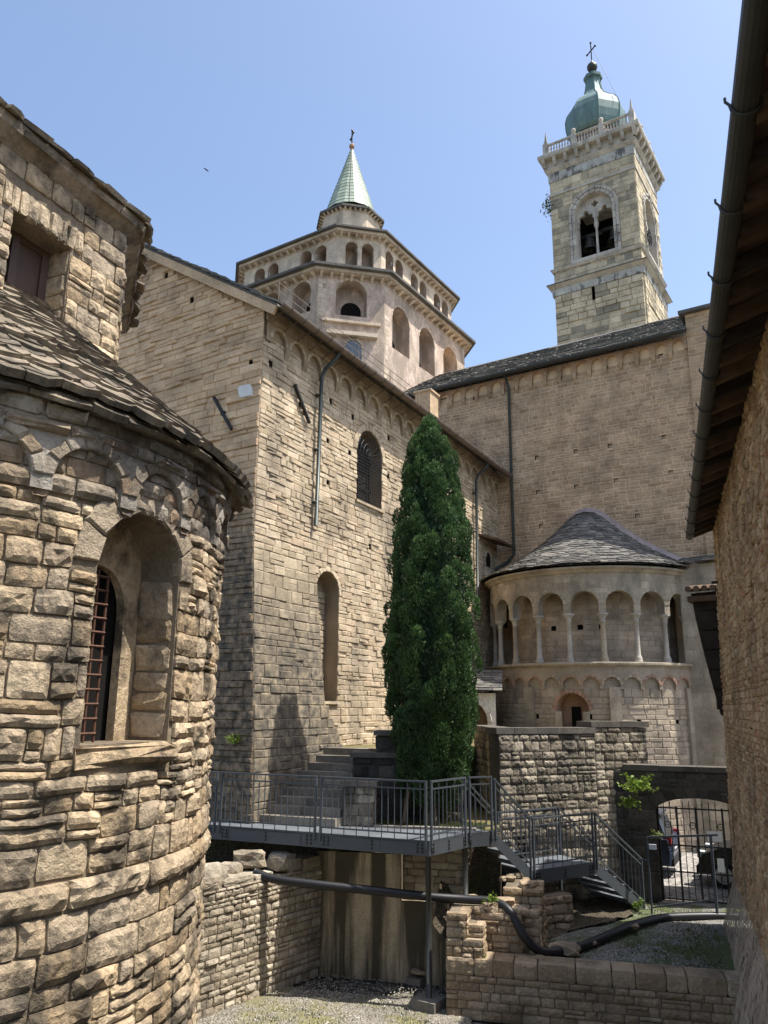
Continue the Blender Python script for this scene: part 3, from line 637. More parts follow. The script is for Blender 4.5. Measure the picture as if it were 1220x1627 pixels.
# gable
def gtop(u): return (14.42 + .645 * u) if u < 7.4 else (14.42 + .645 * 7.4 - (u - 7.4) * .645)
holes_g = [Rect(u - .07, u + .07, v - .08, v + .08) for u, v in ((3.63, 16.35), (2.56, 15.3), (.35, 13.0))]
g = MB(); backing(g, FG, 0, 14.8, 2.3, 19.4, holes_g, du=.5, top=gtop)
for k in range(14):
    v0, v1 = 2.3 + k * .46, 2.3 + (k + 1) * .46
    g.add([FG(0, v0), FG(-bat(v0), v0), FG(-bat(v1), v1), FG(0, v1)], [(0, 1, 2, 3)])
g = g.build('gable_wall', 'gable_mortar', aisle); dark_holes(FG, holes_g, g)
polys = layout(-.36, 8.2, 2.5, 19, (.10, .21), (.22, .75), rng, holes_g + [type('Cut', (), {'ext': lambda s, a, b: (-9, -bat((a + b) / 2))})()], top=lambda u: gtop(max(u, 0)) - .02)
masonry(g, FG, wavy(polys), 'gable', rng, 100, d=(.008, .06), gap=.004, inset=.018)
MB().add([FG(u, v, .075) for u, v in ((.22, 12.10), (.60, 12.12), (.68, 12.36), (.62, 12.42), (.30, 12.40))] + [FG(u, v, .0) for u, v in ((.20, 12.08), (.62, 12.10), (.70, 12.36), (.62, 12.44), (.28, 12.42))],
         [(0, 1, 2, 3, 4)] + [(i, (i + 1) % 5, 5 + (i + 1) % 5, 5 + i) for i in range(5)]).build('render_patch', 'patch', g, label='small white rendered patch on the gable stones')
for F_, a, b, par in ((FG, (1.44, 12.30), (.78, 11.34), g), (FL, (1.23, 12.80), (1.93, 12.00), side)):
    m_ = MB(); m_.bar(F_(a[0], a[1], .09), F_(b[0], b[1], .09), .075, .06)
    c = ((a[0] + b[0]) / 2, (a[1] + b[1]) / 2); m_.obox(F_(c[0], c[1], .06), (.05, 0, 0), (0, .05, 0), (0, 0, .05)); m_.build('tie_rod_anchor', 'iron', par)
# aisle roof
LDv, LNv = Vector((*LD, 0)), Vector((*LN, 0))
sl = math.atan(.645); ua = Vector((-math.cos(sl), 0, math.sin(sl)))
ro = Vector((LC[0], LC[1], 14.46)) + LNv * .55 + Vector((0, -.22, -.30))
PR = lambda u, v, n=0: tuple(ro + LDv * u + ua * v + Vector((math.sin(sl), 0, math.cos(sl))) * (n + .05))
roof = MB(); roof.add([PR(0, 0, -.05), PR(15.9, 0, -.05), PR(15.9, 9.6, -.05), PR(0, 9.6, -.05), PR(0, 0, .0), PR(15.9, 0, .0), PR(15.9, 9.6, .0), PR(0, 9.6, .0)], BOXF)
roof = roof.build('roof', 'slate', aisle)
place_pieces(roof, slab_rows(PR, [i * .42 for i in range(23)], lambda v: (-.06, 15.9), lambda v: (.4, .75), rng, .035, .035, .03), 'slate', 60, 'slate', 'slate_courses')
vb = MB()
for u in (0.03,): vb.obox(Vector(PR(u, 4.8, -.17)), ua * 4.8, Vector((0, .035, 0)), Vector((math.sin(sl), 0, math.cos(sl))) * .11, .5)
vb.build('verge_board', 'gable', aisle)
gu = MB(); gutter(gu, Vector(PR(-.05, -.02, -.02)) + LNv * .1, Vector(PR(15.75, -.02, -.02)) + LNv * .1, .115)
gu = gu.build('gutter', 'gutter', aisle)
br = MB()
for k in range(27):
    p = Vector(PR(.3 + k * .58, -.02, -.02)) + LNv * .1
    br.tube([p + LNv * (.13 * math.cos(t)) + Vector((0, 0, .13 * math.sin(t))) for t in [math.pi + math.pi * j / 6 for j in range(7)]], .014, 5)
    br.bar(p - LNv * .12, p - LNv * .58 + Vector((0, 0, -.22)), .02)
br.build('gutter_bracket', 'gutter', gu)
rail = MB(); q0, q1 = Vector(PR(.3, .35, .1)), Vector(PR(15.6, .35, .1))
for hgt in (.28, .5): rail.bar(q0 + Vector((0, 0, hgt)), q1 + Vector((0, 0, hgt)), .014)
for k in range(9): p = q0.lerp(q1, k / 8); rail.bar(p, p + Vector((0, 0, .52)), .016)
rail.build('roof_guard_rail', 'gutter', aisle)
for s, z1 in ((2.31, 9.4), (13.1, 8.2)):
    m_ = MB(); m_.tube([FL(s + .15, 14.1, .62), FL(s + .1, 13.95, .6), FL(s + .02, 13.6, .26), FL(s, 13.4, .17), FL(s, z1, .13)], .052, 8)
    for zz in (12.9, 11.4, 10.0): m_.obox(FL(s, zz, .08), LDv * .07, LNv * .08, (0, 0, .02))
    m_.build('downpipe', 'pipe', aisle, smooth=True)
# grilled window
wp = MB(); ol = win.outline(); wp.add([FL(p[0], p[1], -.42) for p in ol], [tuple(range(len(ol)))])
wp = wp.build('window', 'leaded', aisle)
fm = MB()
for u in (win.uc - .02, win.ua + .28, win.ub - .24): fm.bar(FL(u, win.va, -.38), FL(u, win.vs + .5, -.38), .05)
for v in (11.2, 11.75, 12.1): fm.bar(FL(win.ua, v, -.38), FL(win.ub, v, -.38), .05)
fm.add([FL(p[0], p[1], -.40) for p in ((4.95, 10.62), (5.92, 10.62), (5.92, 12.2), (5.2, 12.72), (4.95, 12.4))], [(0, 1, 2, 3, 4)], .2)
fm.build('window_frame', 'wood_dark', wp)
gr = MB()
for i in range(15): gr.bar(FL(win.ua + .02 + (2 * win.hw - .04) * i / 14, win.va, .0), FL(win.ua + .02 + (2 * win.hw - .04) * i / 14, win.vs, .0), .012)
for i in range(16): gr.bar(FL(win.ua, win.va + .05 + (win.vs - win.va - .05) * i / 15, .0), FL(win.ub, win.va + .05 + (win.vs - win.va - .05) * i / 15, .0), .012)
for r_ in (.2, .36, .52, .68): gr.tube([FL(win.uc - r_ * math.cos(math.pi * i / 12), win.vs + r_ * math.sin(math.pi * i / 12), 0) for i in range(13)], .009, 4)
for i in range(1, 9): a = math.pi * i / 9; gr.bar(FL(win.uc, win.vs, 0), FL(win.uc - .72 * math.cos(a), win.vs + .72 * math.sin(a), 0), .016)
gr.build('grille', 'iron', wp)
MB().obox(FL(win.uc, win.va - .04, .02), LDv * .82, LNv * .07, (0, 0, .035)).build('window_sill', 'wall_warm', wp)

# small things near the end of the side wall
sw_ = Arch(14.5, .22, 10.3, 10.62)
m_ = MB(); m_.add([FL(p[0], p[1], .05) for p in sw_.outline()], [tuple(range(17))]); m_.build('small_window', 'black', aisle)
masonry(side, FL, voussoirs(sw_, 7, 0, .1), 'wall_warm', rng, 7, name='voussoir', d=(.07, .08), gap=.004, inset=.01)
m_ = MB(); m_.add([FL(u, v, n) for u, v, n in ((13.6, 11.35, 0), (15.5, 11.35, 0), (15.5, 11.12, .75), (13.6, 11.12, .75), (13.6, 11.43, 0), (15.5, 11.43, 0), (15.5, 11.19, .78), (13.6, 11.19, .78))], BOXF); m_.build('canopy', 'wood', aisle)
m_ = MB(); m_.obox(FL(9.0, 14.95, .05), LDv * .32, LNv * .28, (0, 0, .42)); m_.obox(FL(9.0, 15.4, .05), LDv * .37, LNv * .33, (0, 0, .035)); m_.build('roof_stub', 'gable', aisle)

# ------------------------------------------------------------ transept
TY = 28.6
FT = lambda u, v, n=0: (u, TY - n, v)
trans = thing('transept', (-10.8, 28.6, 2.6), 'high brown stone transept wall with slate roof behind the columned apse', 'church')
rng = random.Random(12)
holes_t = [Rect(u - .09, u + .09, v - .09, v + .09) for u, v in ((-13.91, 17.94), (-12.0, 17.95), (-10.1, 17.95), (-8.2, 17.96), (-6.12, 17.96), (-11.21, 14.78), (-9.6, 14.77), (-8.25, 14.76), (-6.24, 14.75), (-11.22, 13.35), (-9.65, 13.35), (-8.1, 13.36), (-6.1, 13.36), (-11.15, 11.95), (-7.4, 11.9))]
t_ = MB(); backing(t_, FT, -19, -5.1, 2.3, 18.5, holes_t + [Rect(-16.0, -15.3, 17.6, 18.25)])
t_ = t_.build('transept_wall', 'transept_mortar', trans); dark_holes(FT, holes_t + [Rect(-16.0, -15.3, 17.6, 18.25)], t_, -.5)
masonry(t_, FT, wavy(layout(-17, -5.12, 8.6, 18.02, (.09, .21), (.14, .5), rng, holes_t + [Rect(-16.0, -15.3, 17.6, 18.25)], split=.06), .05), 'transept', rng, 220, d=(.004, .022), gap=.013, inset=.016)
cb = MB(); arcs = [Arch(-16.6 + .62 * k, .22, 18.0, 18.18) for k in range(19)]
FTa = lambda u, v, n=0: FT(u, v, n + .13)
backing(cb, FTa, -16.9, -5.12, 18.0, 18.5, arcs)
for a in arcs: reveal(cb, FTa, a, 0, -.12, back=False, floor=False)
cb = cb.build('corbel_table', 'transept', trans)
masonry(cb, FTa, [q for a in arcs for q in voussoirs(a, 5, 0, .08)], 'brick', rng, 0, rest='brick_arches', d=(.01, .02), gap=.004, inset=.006, emb=.02)
for i in range(18): u = (arcs[i].ub + arcs[i + 1].ua) / 2; MB().add([FT(u - .08, 18.0, .13), FT(u + .08, 18.0, .13), FT(u + .06, 17.82, .10), FT(u - .06, 17.82, .10), FT(u - .06, 17.72, 0), FT(u + .06, 17.72, 0)], [(0, 1, 2, 3), (3, 2, 5, 4)], rng.random()).build('corbel', 'transept', cb)
tsl = R(31.5); PT = lambda u, v, n=0: (u, TY - .42 + v * math.cos(tsl) - n * math.sin(tsl), 18.58 + v * math.sin(tsl) + n * math.cos(tsl))
tr = MB(); tr.add([PT(-19, 0, -.1), PT(-5.15, 0, -.1), PT(-5.15, 7, -.1), PT(-19, 7, -.1), PT(-19, 0, 0), PT(-5.15, 0, 0), PT(-5.15, 7, 0), PT(-19, 7, 0)], BOXF)
tr = tr.build('roof', 'slate', trans)
place_pieces(tr, slab_rows(PT, [-.08 + i * .34 for i in range(18)], lambda v: (-18.0, -5.1), lambda v: (.35, .8), rng, .05, .05, .05), 'slate', 60, 'slate', 'slate_courses')
gu = MB(); gutter(gu, (-16.9, TY - .52, 18.56), (-5.15, TY - .52, 18.56), .11); gu.build('gutter', 'gutter_dark', trans)
dp = MB(); dp.tube([(-12.3, TY - .5, 18.5), (-12.3, TY - .3, 18.25), (-12.3, TY - .1, 18.0), (-12.3, TY - .1, 10.9), (-12.6, TY - .14, 10.6), (-13.3, TY - .9, 10.0)], .06, 8); dp.build('downpipe', 'pipe', trans, smooth=True)
pr = MB(); pr.box((-5.1, TY - .16, 2.3), (-2.6, TY + 3, 19.3)); pr = pr.build('end_pilaster', 'transept_mortar', trans)
masonry(pr, lambda u, v, n=0: (u, TY - .16 - n, v), layout(-5.1, -2.8, 9.9, 19.2, (.12, .2), (.18, .5), rng), 'transept', rng, 20, d=(.006, .018), gap=.01, inset=.015)
MB().box((-5.3, TY - .4, 19.3), (-2.5, TY + 3, 19.42)).build('pilaster_coping', 'slate', trans)
MB().prism([(-19, 28.7), (-5.2, 28.7), (-5.2, 36), (-19, 36)], 2.3, [18.45, 18.45, 22.6, 22.6]).build('transept_core', 'transept_mortar', trans)

# ------------------------------------------------------------ apse with its column gallery
AC = (-9.3, 28.6); ar = 3.7
apse = thing('apse', (-9.3, 26.0, 0.7), 'round stone apse with an open gallery of slender columns and slate cone roof', 'church')
FC = cyl_frame(AC[0], AC[1], ar); U = lambda deg, r=ar: R(deg) * r
rng = random.Random(13)
wapse = Arch(U(-84.2), .52, 4.0, 4.95, ring=.13)
slits = [Rect(U(a) - .05, U(a) + .05, 4.62, 4.86) for a in (-103, -75.5)] + [Rect(U(a) - .06, U(a) + .06, 4.55, 4.68) for a in (-52.5, -31)]
lw = MB(); backing(lw, FC, U(-179), U(-19), .6, 6.3, [wapse] + slits, du=.3)
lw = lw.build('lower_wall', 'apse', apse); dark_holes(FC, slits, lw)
masonry(lw, FC, layout(U(-150), U(-20), .7, 5.62, (.13, .22), (.2, .52), rng, [wapse] + slits), 'apse', rng, 130, d=(.008, .03), gap=.008, inset=.016)
m_ = MB(); reveal(m_, FC, wapse, .03, -.55, back=True, floor=True); m_.build('window_niche', 'brick', apse)
masonry(lw, FC, voussoirs(wapse, 13, 0, .13), 'brick', rng, 13, name='brick', d=(.02, .03), gap=.005, inset=.006)
m_ = MB(); q = Rect(U(-84.2) - .18, U(-84.2) + .18, 4.0, 5.05); m_.add([FC(p[0], p[1], -.53) for p in q.outline()], [(0, 1, 2, 3)]); m_.build('window', 'black', apse)
m_ = MB()
for s_ in (-1, 1): m_.obox(FC(wapse.uc + s_ * .44, 4.45, .03), Vector((math.sin(R(84.2)), math.cos(R(84.2)), 0)) * .10, Vector((.1, -.99, 0)) * .05, (0, 0, .45), .3)
m_.build('window_jamb', 'apse_grey', apse)
ba = [Arch(U(-152 + 9.72 * k), .255, 5.60, 5.72) for k in range(14) if -152 + 9.72 * k < -22]
FCa = lambda u, v, n=0: FC(u, v, n + .09)
m_ = MB(); backing(m_, FCa, U(-160), U(-19), 5.60, 6.28, ba, du=.25)
for a in ba: reveal(m_, FCa, a, 0, -.09, back=False, floor=False)
m_ = m_.build('blind_arcade', 'apse', apse)
for k, a in enumerate(ba): masonry(m_, FCa, voussoirs(a, 6, 0, .075), 'brick' if k not in (9, 10, 6) else 'apse', rng, 6, name='brick', d=(.012, .02), gap=.004, inset=.006, emb=.02)
for a in (-107.2, -63.5, -21.5):
    l_ = MB(); w_ = .17
    for k in range(7):
        z0, z1 = .7 + k * .71, .7 + (k + 1) * .71 - .008
        l_.add([FC(U(a) - w_, z0, 0), FC(U(a) + w_, z0, 0), FC(U(a) + w_, z1, 0), FC(U(a) - w_, z1, 0), FC(U(a) - w_, z0, .12), FC(U(a) + w_, z0, .12), FC(U(a) + w_, z1, .12), FC(U(a) - w_, z1, .12)], [(4, 5, 6, 7), (0, 4, 7, 3), (1, 2, 6, 5), (3, 7, 6, 2), (0, 1, 5, 4)], rng.random())
    l_.build('lesene', 'apse_grey', apse)
ring = lambda c, prof, a0, a1, seg=60, t=.5: MB().lathe((c[0], c[1], 0), prof, seg, R(a0), R(a1), t)
ring(AC, [(2.9, 6.28), (3.78, 6.28), (3.82, 6.32), (3.92, 6.36), (3.92, 6.42), (3.86, 6.44), (2.9, 6.44)], -180, -5).build('gallery_ledge', 'apse_grey', apse)
FI = cyl_frame(AC[0], AC[1], 2.95)
gi = MB(); ghol = [Rect(U(a, 2.95) - .09, U(a, 2.95) + .09, 7.55, 7.72) for a in (-98, -80, -66.5)]
backing(gi, FI, U(-179, 2.95), U(0, 2.95), 6.42, 9.3, ghol, du=.3)
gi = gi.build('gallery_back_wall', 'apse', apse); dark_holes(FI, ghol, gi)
masonry(gi, FI, layout(U(-150, 2.95), U(-5, 2.95), 6.44, 9.0, (.14, .22), (.22, .5), rng, ghol), 'apse', rng, 50, d=(.006, .02), gap=.007, inset=.014)
ring(AC, [(2.9, 9.22), (3.7, 9.22)], -180, 0).build('gallery_ceiling', 'apse_grey', apse)
FP = cyl_frame(AC[0], AC[1], 3.6)
cang = [-67 + 17.3 * k for k in range(-6, 5)]
gar = [Arch(U(a + 8.65, 3.6), .435, 8.0, 8.30) for a in cang[:-1]]
pl = MB(); backing(pl, lambda u, v, n=0: FP(u, v, n + .14), U(-179, 3.6), U(5, 3.6), 8.0, 9.34, gar, du=.22)
backing(pl, lambda u, v, n=0: FP(u, v, n - .22), U(-179, 3.6), U(5, 3.6), 8.0, 9.34, gar, du=.22)
for a in gar: reveal(pl, FP, a, .14, -.22, back=False, floor=False)
for i in range(len(gar) - 1):
    a, b = gar[i].ub, gar[i + 1].ua; pl.add([FP(a, 8.0, .14), FP(b, 8.0, .14), FP(b, 8.0, -.22), FP(a, 8.0, -.22)], [(0, 1, 2, 3)])
pl = pl.build('gallery_arcade', 'apse_grey', apse)
masonry(pl, lambda u, v, n=0: FP(u, v, n + .14), [q for a in gar for q in voussoirs(a, 9, .0, .12)], 'apse_grey', rng, 72, name='voussoir', d=(.010, .018), gap=.004, inset=.006, emb=.02)
big_ = [Arch(a.uc, a.hw + .12, 8.0, a.vs) for a in gar]
masonry(pl, lambda u, v, n=0: FP(u, v, n + .14), layout(U(-160, 3.6), U(0, 3.6), 8.02, 9.34, (.15, .24), (.3, .7), rng, big_), 'apse_grey', rng, 40, d=(.004, .012), gap=.005, inset=.01)
for k, a in enumerate(cang):
    if a > 0 or a < -160: continue
    p = FP(U(a, 3.6), 0, -.02); rr_ = rng.uniform(.072, .085)
    c_ = MB().lathe((p[0], p[1], 0), [(.0, 6.44), (.145, 6.44), (.145, 6.49), (.12, 6.53), (.135, 6.57), (.10, 6.63), (rr_ * 1.1, 6.68), (rr_, 7.2), (rr_ * .92, 7.72), (.095, 7.74)], 12, tint=rng.random())
    c_ = c_.build('column', 'marble' if k % 3 else 'apse_grey', apse, smooth=True)
    MB().lathe((p[0], p[1], 0), [(.085, 7.73), (.105, 7.75), (.085, 7.78), (.10, 7.86), (.17, 7.95), (.20, 7.96), (.20, 8.015), (.0, 8.015)], 8, tint=.95 if k == 5 else rng.random()).build('capital', 'marble', c_)
ring(AC, [(3.70, 9.30), (3.80, 9.34), (3.86, 9.42), (3.96, 9.46), (3.96, 9.52), (3.0, 9.52)], -180, -2).build('eave_cornice', 'apse_grey', apse)
ZR = [(0, 12.20), (.35, 12.13), (.7, 11.90), (1.1, 11.52), (1.6, 11.06), (2.2, 10.62), (3.0, 10.12), (3.6, 9.80), (4.4, 9.42)]
def zr(r):
    for (a, za), (b, zb) in zip(ZR, ZR[1:]):
        if r <= b: return za + (zb - za) * (r - a) / (b - a)
    return ZR[-1][1]
def PCn(u, v, n=0):          # u: angle in degrees, v: distance from the eave inwards
    r = max(.02, 4.06 - v); a = R(u); return (AC[0] + r * math.cos(a) + n * .5 * math.cos(a), AC[1] + r * math.sin(a) + n * .5 * math.sin(a), zr(r) + n * .85)
cr = MB().lathe((AC[0], AC[1], 0), [(4.04 - .2 * k, zr(4.04 - .2 * k) - .02) for k in range(21)], 60, R(-180), R(0)).build('roof', 'slate', apse)
place_pieces(cr, slab_rows(PCn, [k * .155 for k in range(26)], lambda v: (-180, 0), lambda v: (math.degrees(.20 / max(.25, 4.06 - v)), math.degrees(.40 / max(.25, 4.06 - v))), rng, .03, .04, .045, 1.6), 'slate', 120, 'slate', 'slate_courses')
fl = MB()
for k in range(24):
    x0, x1 = -4.15 + 8.3 * k / 24, -4.15 + 8.3 * (k + 1) / 24
    q = [(x, zr(abs(x)) + .02) for x in (x0, x1)]
    fl.add([(AC[0] + q[0][0], TY - .3, q[0][1] + .02), (AC[0] + q[1][0], TY - .3, q[1][1] + .02), (AC[0] + q[1][0], TY - .02, q[1][1] + .24), (AC[0] + q[0][0], TY - .02, q[0][1] + .24)], [(0, 1, 2, 3)])
fl.build('roof_flashing', 'lead', apse, smooth=True)
pier = MB(); pier.box((-5.85, 27.25, .6), (-4.5, 28.6, 9.7)); pier = pier.build('corner_pier', 'apse_grey', apse)
masonry(pier, lambda u, v, n=0: (u, 27.25 - n, v), layout(-5.83, -4.5, .7, 9.6, (.4, .55), (.5, 1.0), rng), 'apse_grey', rng, 30, d=(.004, .010), gap=.006, inset=.01)
PP = lambda u, v, n=0: (u, 27.0 + v * .95 - n * .3, 9.74 + v * .26 + n * .95)
place_pieces(pier, slab_rows(PP, [k * .2 for k in range(8)], lambda v: (-5.9, -4.4), lambda v: (.25, .5), rng, .025, .03, .03), 'slate', 20, 'slate', 'slate_courses')

# ------------------------------------------------------------ octagonal dome tower with its spire
OC = (-23.5, 32.4)
def octp(a, b, c): return [(OC[0] + x, OC[1] + y) for x, y in ((-a + c, -b), (a - c, -b), (a, -b + c), (a, b - c), (a - c, b), (-a + c, b), (-a, b - c), (-a, -b + c))]
def edge_frame(P, i):
    p, q = P[i], P[(i + 1) % 8]; d = (q[0] - p[0], q[1] - p[1]); L = math.hypot(*d); return plane_frame(p, d, (d[1], -d[0])), L
rng = random.Random(21)
dome = thing('dome_tower', (-23.5, 32.4, 14), 'two-tier octagonal dome tower with faded plaster, arches and pale green spire', 'dome')
W1 = octp(5.12, 6.42, 2.27); W2 = octp(4.58, 5.18, 1.52)
lowm = MB(); later = []; trim = []
specs = {0: [Arch(.95 + 1.9 * k, .56, 22.9, 24.0) for k in range(3)], 1: [Arch(1.62, .74, 22.72, 23.85)], 2: [Arch(1.5 + 2.55 * k, .80, 21.6, 23.2) for k in range(3)]}
for i in range(8):
    F_, L = edge_frame(W1, i); ops = specs.get(i, [])
    backing(lowm, F_, 0, L, 14, 24.75, ops)
    for a in ops:
        later.append((F_, a))
        trim += [(F_, q) for q in voussoirs(a, 9, 0, .10)]
lo = lowm.build('lower_tier', 'plaster_pink', dome)
for F_, a in later:
    k_ = reveal(MB(), F_, a, 0, -.75).build('arch_niche', 'plaster_pink', lo)
    b_ = Arch(a.uc + .1, a.hw * .66, a.va, a.va + .6); MB().add([F_(p[0], p[1], -.735) for p in b_.outline()], [tuple(range(17))]).build('niche_window', 'black', lo)
for i in range(8): F_, L = edge_frame(W1, i); corbels(lo, 'dome_stone', F_, .15, L - .15, 24.74, .52, .14, .22, .3)
place_pieces(lo, [(*stone_geo(F_, q, rng, d=(.012, .02), gap=.006, inset=.008, emb=.02), rng.random()) for F_, q in trim], 'dome_stone', 60, 'voussoir', 'voussoirs')
F_, L = edge_frame(W1, 1)
led = MB(); led.add([F_(u, v, n) for v in (22.30, 22.42) for u, n in ((.2, 0), (L - .2, 0), (L - .2, .16), (.2, .16))], BOXF)
led.add([F_(u, v, n) for v in (21.62, 21.80) for u, n in ((.45, 0), (L - .35, 0), (L - .35, .3), (.45, .3))], BOXF)
led.build('ledge', 'dome_stone', lo)
wd = MB(); a = Arch(1.75, .38, 20.2, 21.1); wd.add([F_(p[0], p[1], .03) for p in a.outline()], [tuple(range(17))]); wd.build('aedicule_window', 'leaded', lo)
m_ = MB(); place = voussoirs(a, 9, 0, .12)
masonry(lo, F_, place + [[(a.ua - .12, 20), (a.ua, 20), (a.ua, 21.1), (a.ua - .12, 21.1)], [(a.ub, 20), (a.ub + .12, 20), (a.ub + .12, 21.1), (a.ub, 21.1)]], 'dome_stone', rng, 0, rest='aedicule_frame', d=(.08, .1), gap=.004)
# quoins with the stone showing through the plaster
qs = []
for i in (1, 2):
    F0, L0 = edge_frame(W1, i)
    for k in range(26):
        v = 18 + k * .25
        if rng.random() < .7: w = rng.uniform(.25, .55); qs.append((*stone_geo(F0, [(0.02, v), (w, v), (w, v + .24), (0.02, v + .24)], rng, d=(.006, .012), gap=.01, inset=.02), rng.random()))
place_pieces(lo, qs, 'dome_stone', 20, 'quoin', 'quoins')
def frustum(P0, z0, P1, z1): return MB().add([(*p, z0) for p in P0] + [(*p, z1) for p in P1], [(i, (i + 1) % 8, 8 + (i + 1) % 8, 8 + i) for i in range(8)] + [tuple(reversed(range(8))), tuple(range(8, 16))])
E1 = octp(5.5, 6.8, 2.5)
frustum(E1, 24.76, E1, 24.90).build('lower_eave', 'dome_stone', dome)
frustum(octp(5.72, 7.02, 2.62), 24.905, octp(5.72, 7.02, 2.62), 25.03).build('lower_eave_slates', 'slate', dome)
frustum(octp(5.70, 7.0, 2.61), 25.035, octp(4.6, 5.2, 1.55), 25.42).build('lower_roof', 'slate', dome)
upm = MB(); later = []; tr2 = []; cols = []
for i in range(8):
    F_, L = edge_frame(W2, i)
    n_ = 1 if i % 2 else (3 if i in (2, 6) else 2)
    ops = []
    for k in range(n_):
        c = L * (k + .5) / n_; sp = .40 if i % 2 else .46
        ops += [Arch(c - sp, sp - .10, 25.45, 26.80), Arch(c + sp, sp - .10, 25.45, 26.80)]; cols.append((F_(c, 0, -.16), i))
    backing(upm, F_, 0, L, 25.3, 27.45, ops)
    for a in ops:
        later.append((F_, a)); tr2 += [(F_, q) for q in voussoirs(a, 7, 0, .09)]
ut = upm.build('upper_tier', 'dome_stone', dome)
for F_, a in later: reveal(MB(), F_, a, 0, -.8, floor=False).build('gallery_recess', 'plaster_pink', ut)
for i in range(8): F_, L = edge_frame(W2, i); corbels(ut, 'dome_stone', F_, .12, L - .12, 27.44, .42, .12, .18, .25)
place_pieces(ut, [(*stone_geo(F_, q, rng, d=(.012, .02), gap=.005, inset=.008, emb=.02), rng.random()) for F_, q in tr2], 'dome_stone', 40, 'voussoir', 'voussoirs')
for p, i in cols:
    if i in (0, 1, 2): MB().lathe((p[0], p[1], 0), [(.13, 25.45), (.13, 25.6), (.085, 25.68), (.08, 26.5), (.15, 26.72), (.15, 26.82)], 8).build('column', 'marble', ut, smooth=True)
frustum(octp(4.9, 5.5, 1.7), 27.46, octp(4.9, 5.5, 1.7), 27.60).build('upper_eave', 'dome_stone', dome)
frustum(octp(5.06, 5.66, 1.79), 27.605, octp(5.06, 5.66, 1.79), 27.70).build('upper_eave_slates', 'slate', dome)
frustum(octp(5.04, 5.64, 1.78), 27.705, octp(1.55, 1.55, .9), 30.6).build('upper_roof', 'slate', dome)
W3 = octp(1.6, 1.6, .94)
d3 = frustum(W3, 29.8, W3, 31.95).build('lantern_base', 'dome_stone', dome)
for i in range(8): F_, L = edge_frame(W3, i); corbels(d3, 'dome_stone', F_, .1, L - .1, 31.94, .3, .1, .14, .2)
frustum(octp(1.86, 1.86, 1.09), 31.95, octp(1.86, 1.86, 1.09), 32.08).build('lantern_eave', 'slate', dome)
frustum(octp(1.84, 1.84, 1.08), 32.085, octp(1.2, 1.2, .7), 32.5).build('lantern_roof', 'slate', dome)
sp = MB(); nseg = 17
for k in range(nseg):                       # overlapping copper courses, each set a little proud of the one above
    z0, z1 = 32.5 + 4.55 * k / nseg, 32.5 + 4.55 * (k + 1) / nseg; r0, r1 = 1.42 * (1 - k / nseg) + .05, 1.42 * (1 - (k + 1) / nseg) + .05
    sp.lathe((OC[0], OC[1], 0), [(r0 + .035, z0), (r0 + .03, z0 + .02), (r1 + .012, z1 + .02)], 16, tint=rng.random())
sp = sp.build('spire', 'copper_pale', dome)
rb = MB()
for k in range(4): a = R(-57 + 90 * k); rb.tube([(OC[0] + 1.48 * math.cos(a), OC[1] + 1.48 * math.sin(a), 32.5), (OC[0] + .07 * math.cos(a), OC[1] + .07 * math.sin(a), 37.05)], .028, 5)
rb.build('seam', 'pipe', sp)
MB().lathe((OC[0], OC[1], 0), [(.05, 36.95), (.09, 37.1), (.06, 37.15)], 10).sphere((OC[0], OC[1], 37.30), .17).build('finial_ball', 'brick', dome, smooth=True)
def cross(c, h, w, t, az):
    m = MB(); d = Vector((math.cos(az), math.sin(az), 0)); c = Vector(c); z = Vector((0, 0, 1))
    m.bar(c, c + z * h, t); m.bar(c + z * h * .62 - d * w, c + z * h * .62 + d * w, t)
    for q in (c + z * h, c + z * h * .62 - d * w, c + z * h * .62 + d * w): m.sphere(q, t * 1.3, 6, 4)
    return m
cross((OC[0], OC[1], 37.4), 1.0, .32, .055, R(-40)).build('cross', 'iron', dome)

# ------------------------------------------------------------ bell tower
bt = thing('bell_tower', (-13.97, 51, 0), 'tall square grey stone bell tower with twin-light window and green onion dome', 'tower')
rng = random.Random(22)
X0, X1, Y0, Y1 = -17.0, -10.95, 48.0, 54.05
MB().box((X0, Y0, -.05), (X1, Y1, 34.4)).build('shaft', 'tower_mortar', bt)
FS = plane_frame((X0, Y0), (1, 0), (0, -1)); FE = plane_frame((X1, Y0), (0, 1), (1, 0)); FW_ = plane_frame((X0, Y1), (0, -1), (-1, 0)); FN = plane_frame((X1, Y1), (-1, 0), (0, 1))
LW = X1 - X0
bw = Arch(LW / 2 + .03, 1.30, 35.2, 38.75, ring=.5, side=.45)
bel = MB()
for F_ in (FS, FE, FW_, FN): backing(bel, F_, 0, LW, 34.4, 42.75, [bw])
bel = bel.build('belfry', 'tower_mortar', bt)
rv = MB()
for F_ in (FS, FE, FW_, FN): reveal(rv, F_, bw, 0, -.9, back=False)
rv.build('window_reveal', 'tower_trim', bel)
MB().box((X0 + 1, Y0 + 1, 34.41), (X1 - 1, Y1 - 1, 34.6)).box((X0 + .92, Y0 + .92, 41.2), (X1 - .92, Y1 - .92, 41.4)).box((X0 + .95, Y1 - 1.4, 34.6), (X1 - .95, Y1 - 1.2, 41.2)).box((X0 + .95, Y0 + 1.0, 34.6), (X0 + 1.1, Y1 - 1.0, 41.2)).build('belfry_inside', 'black', bel)  # black panels added to shut out the sky and keep the inside dark
slit = Rect(LW / 2 - .38, LW / 2 - .22, 31.9, 32.8)
pan = Rect(.5, LW - .5, 20, 31.0)
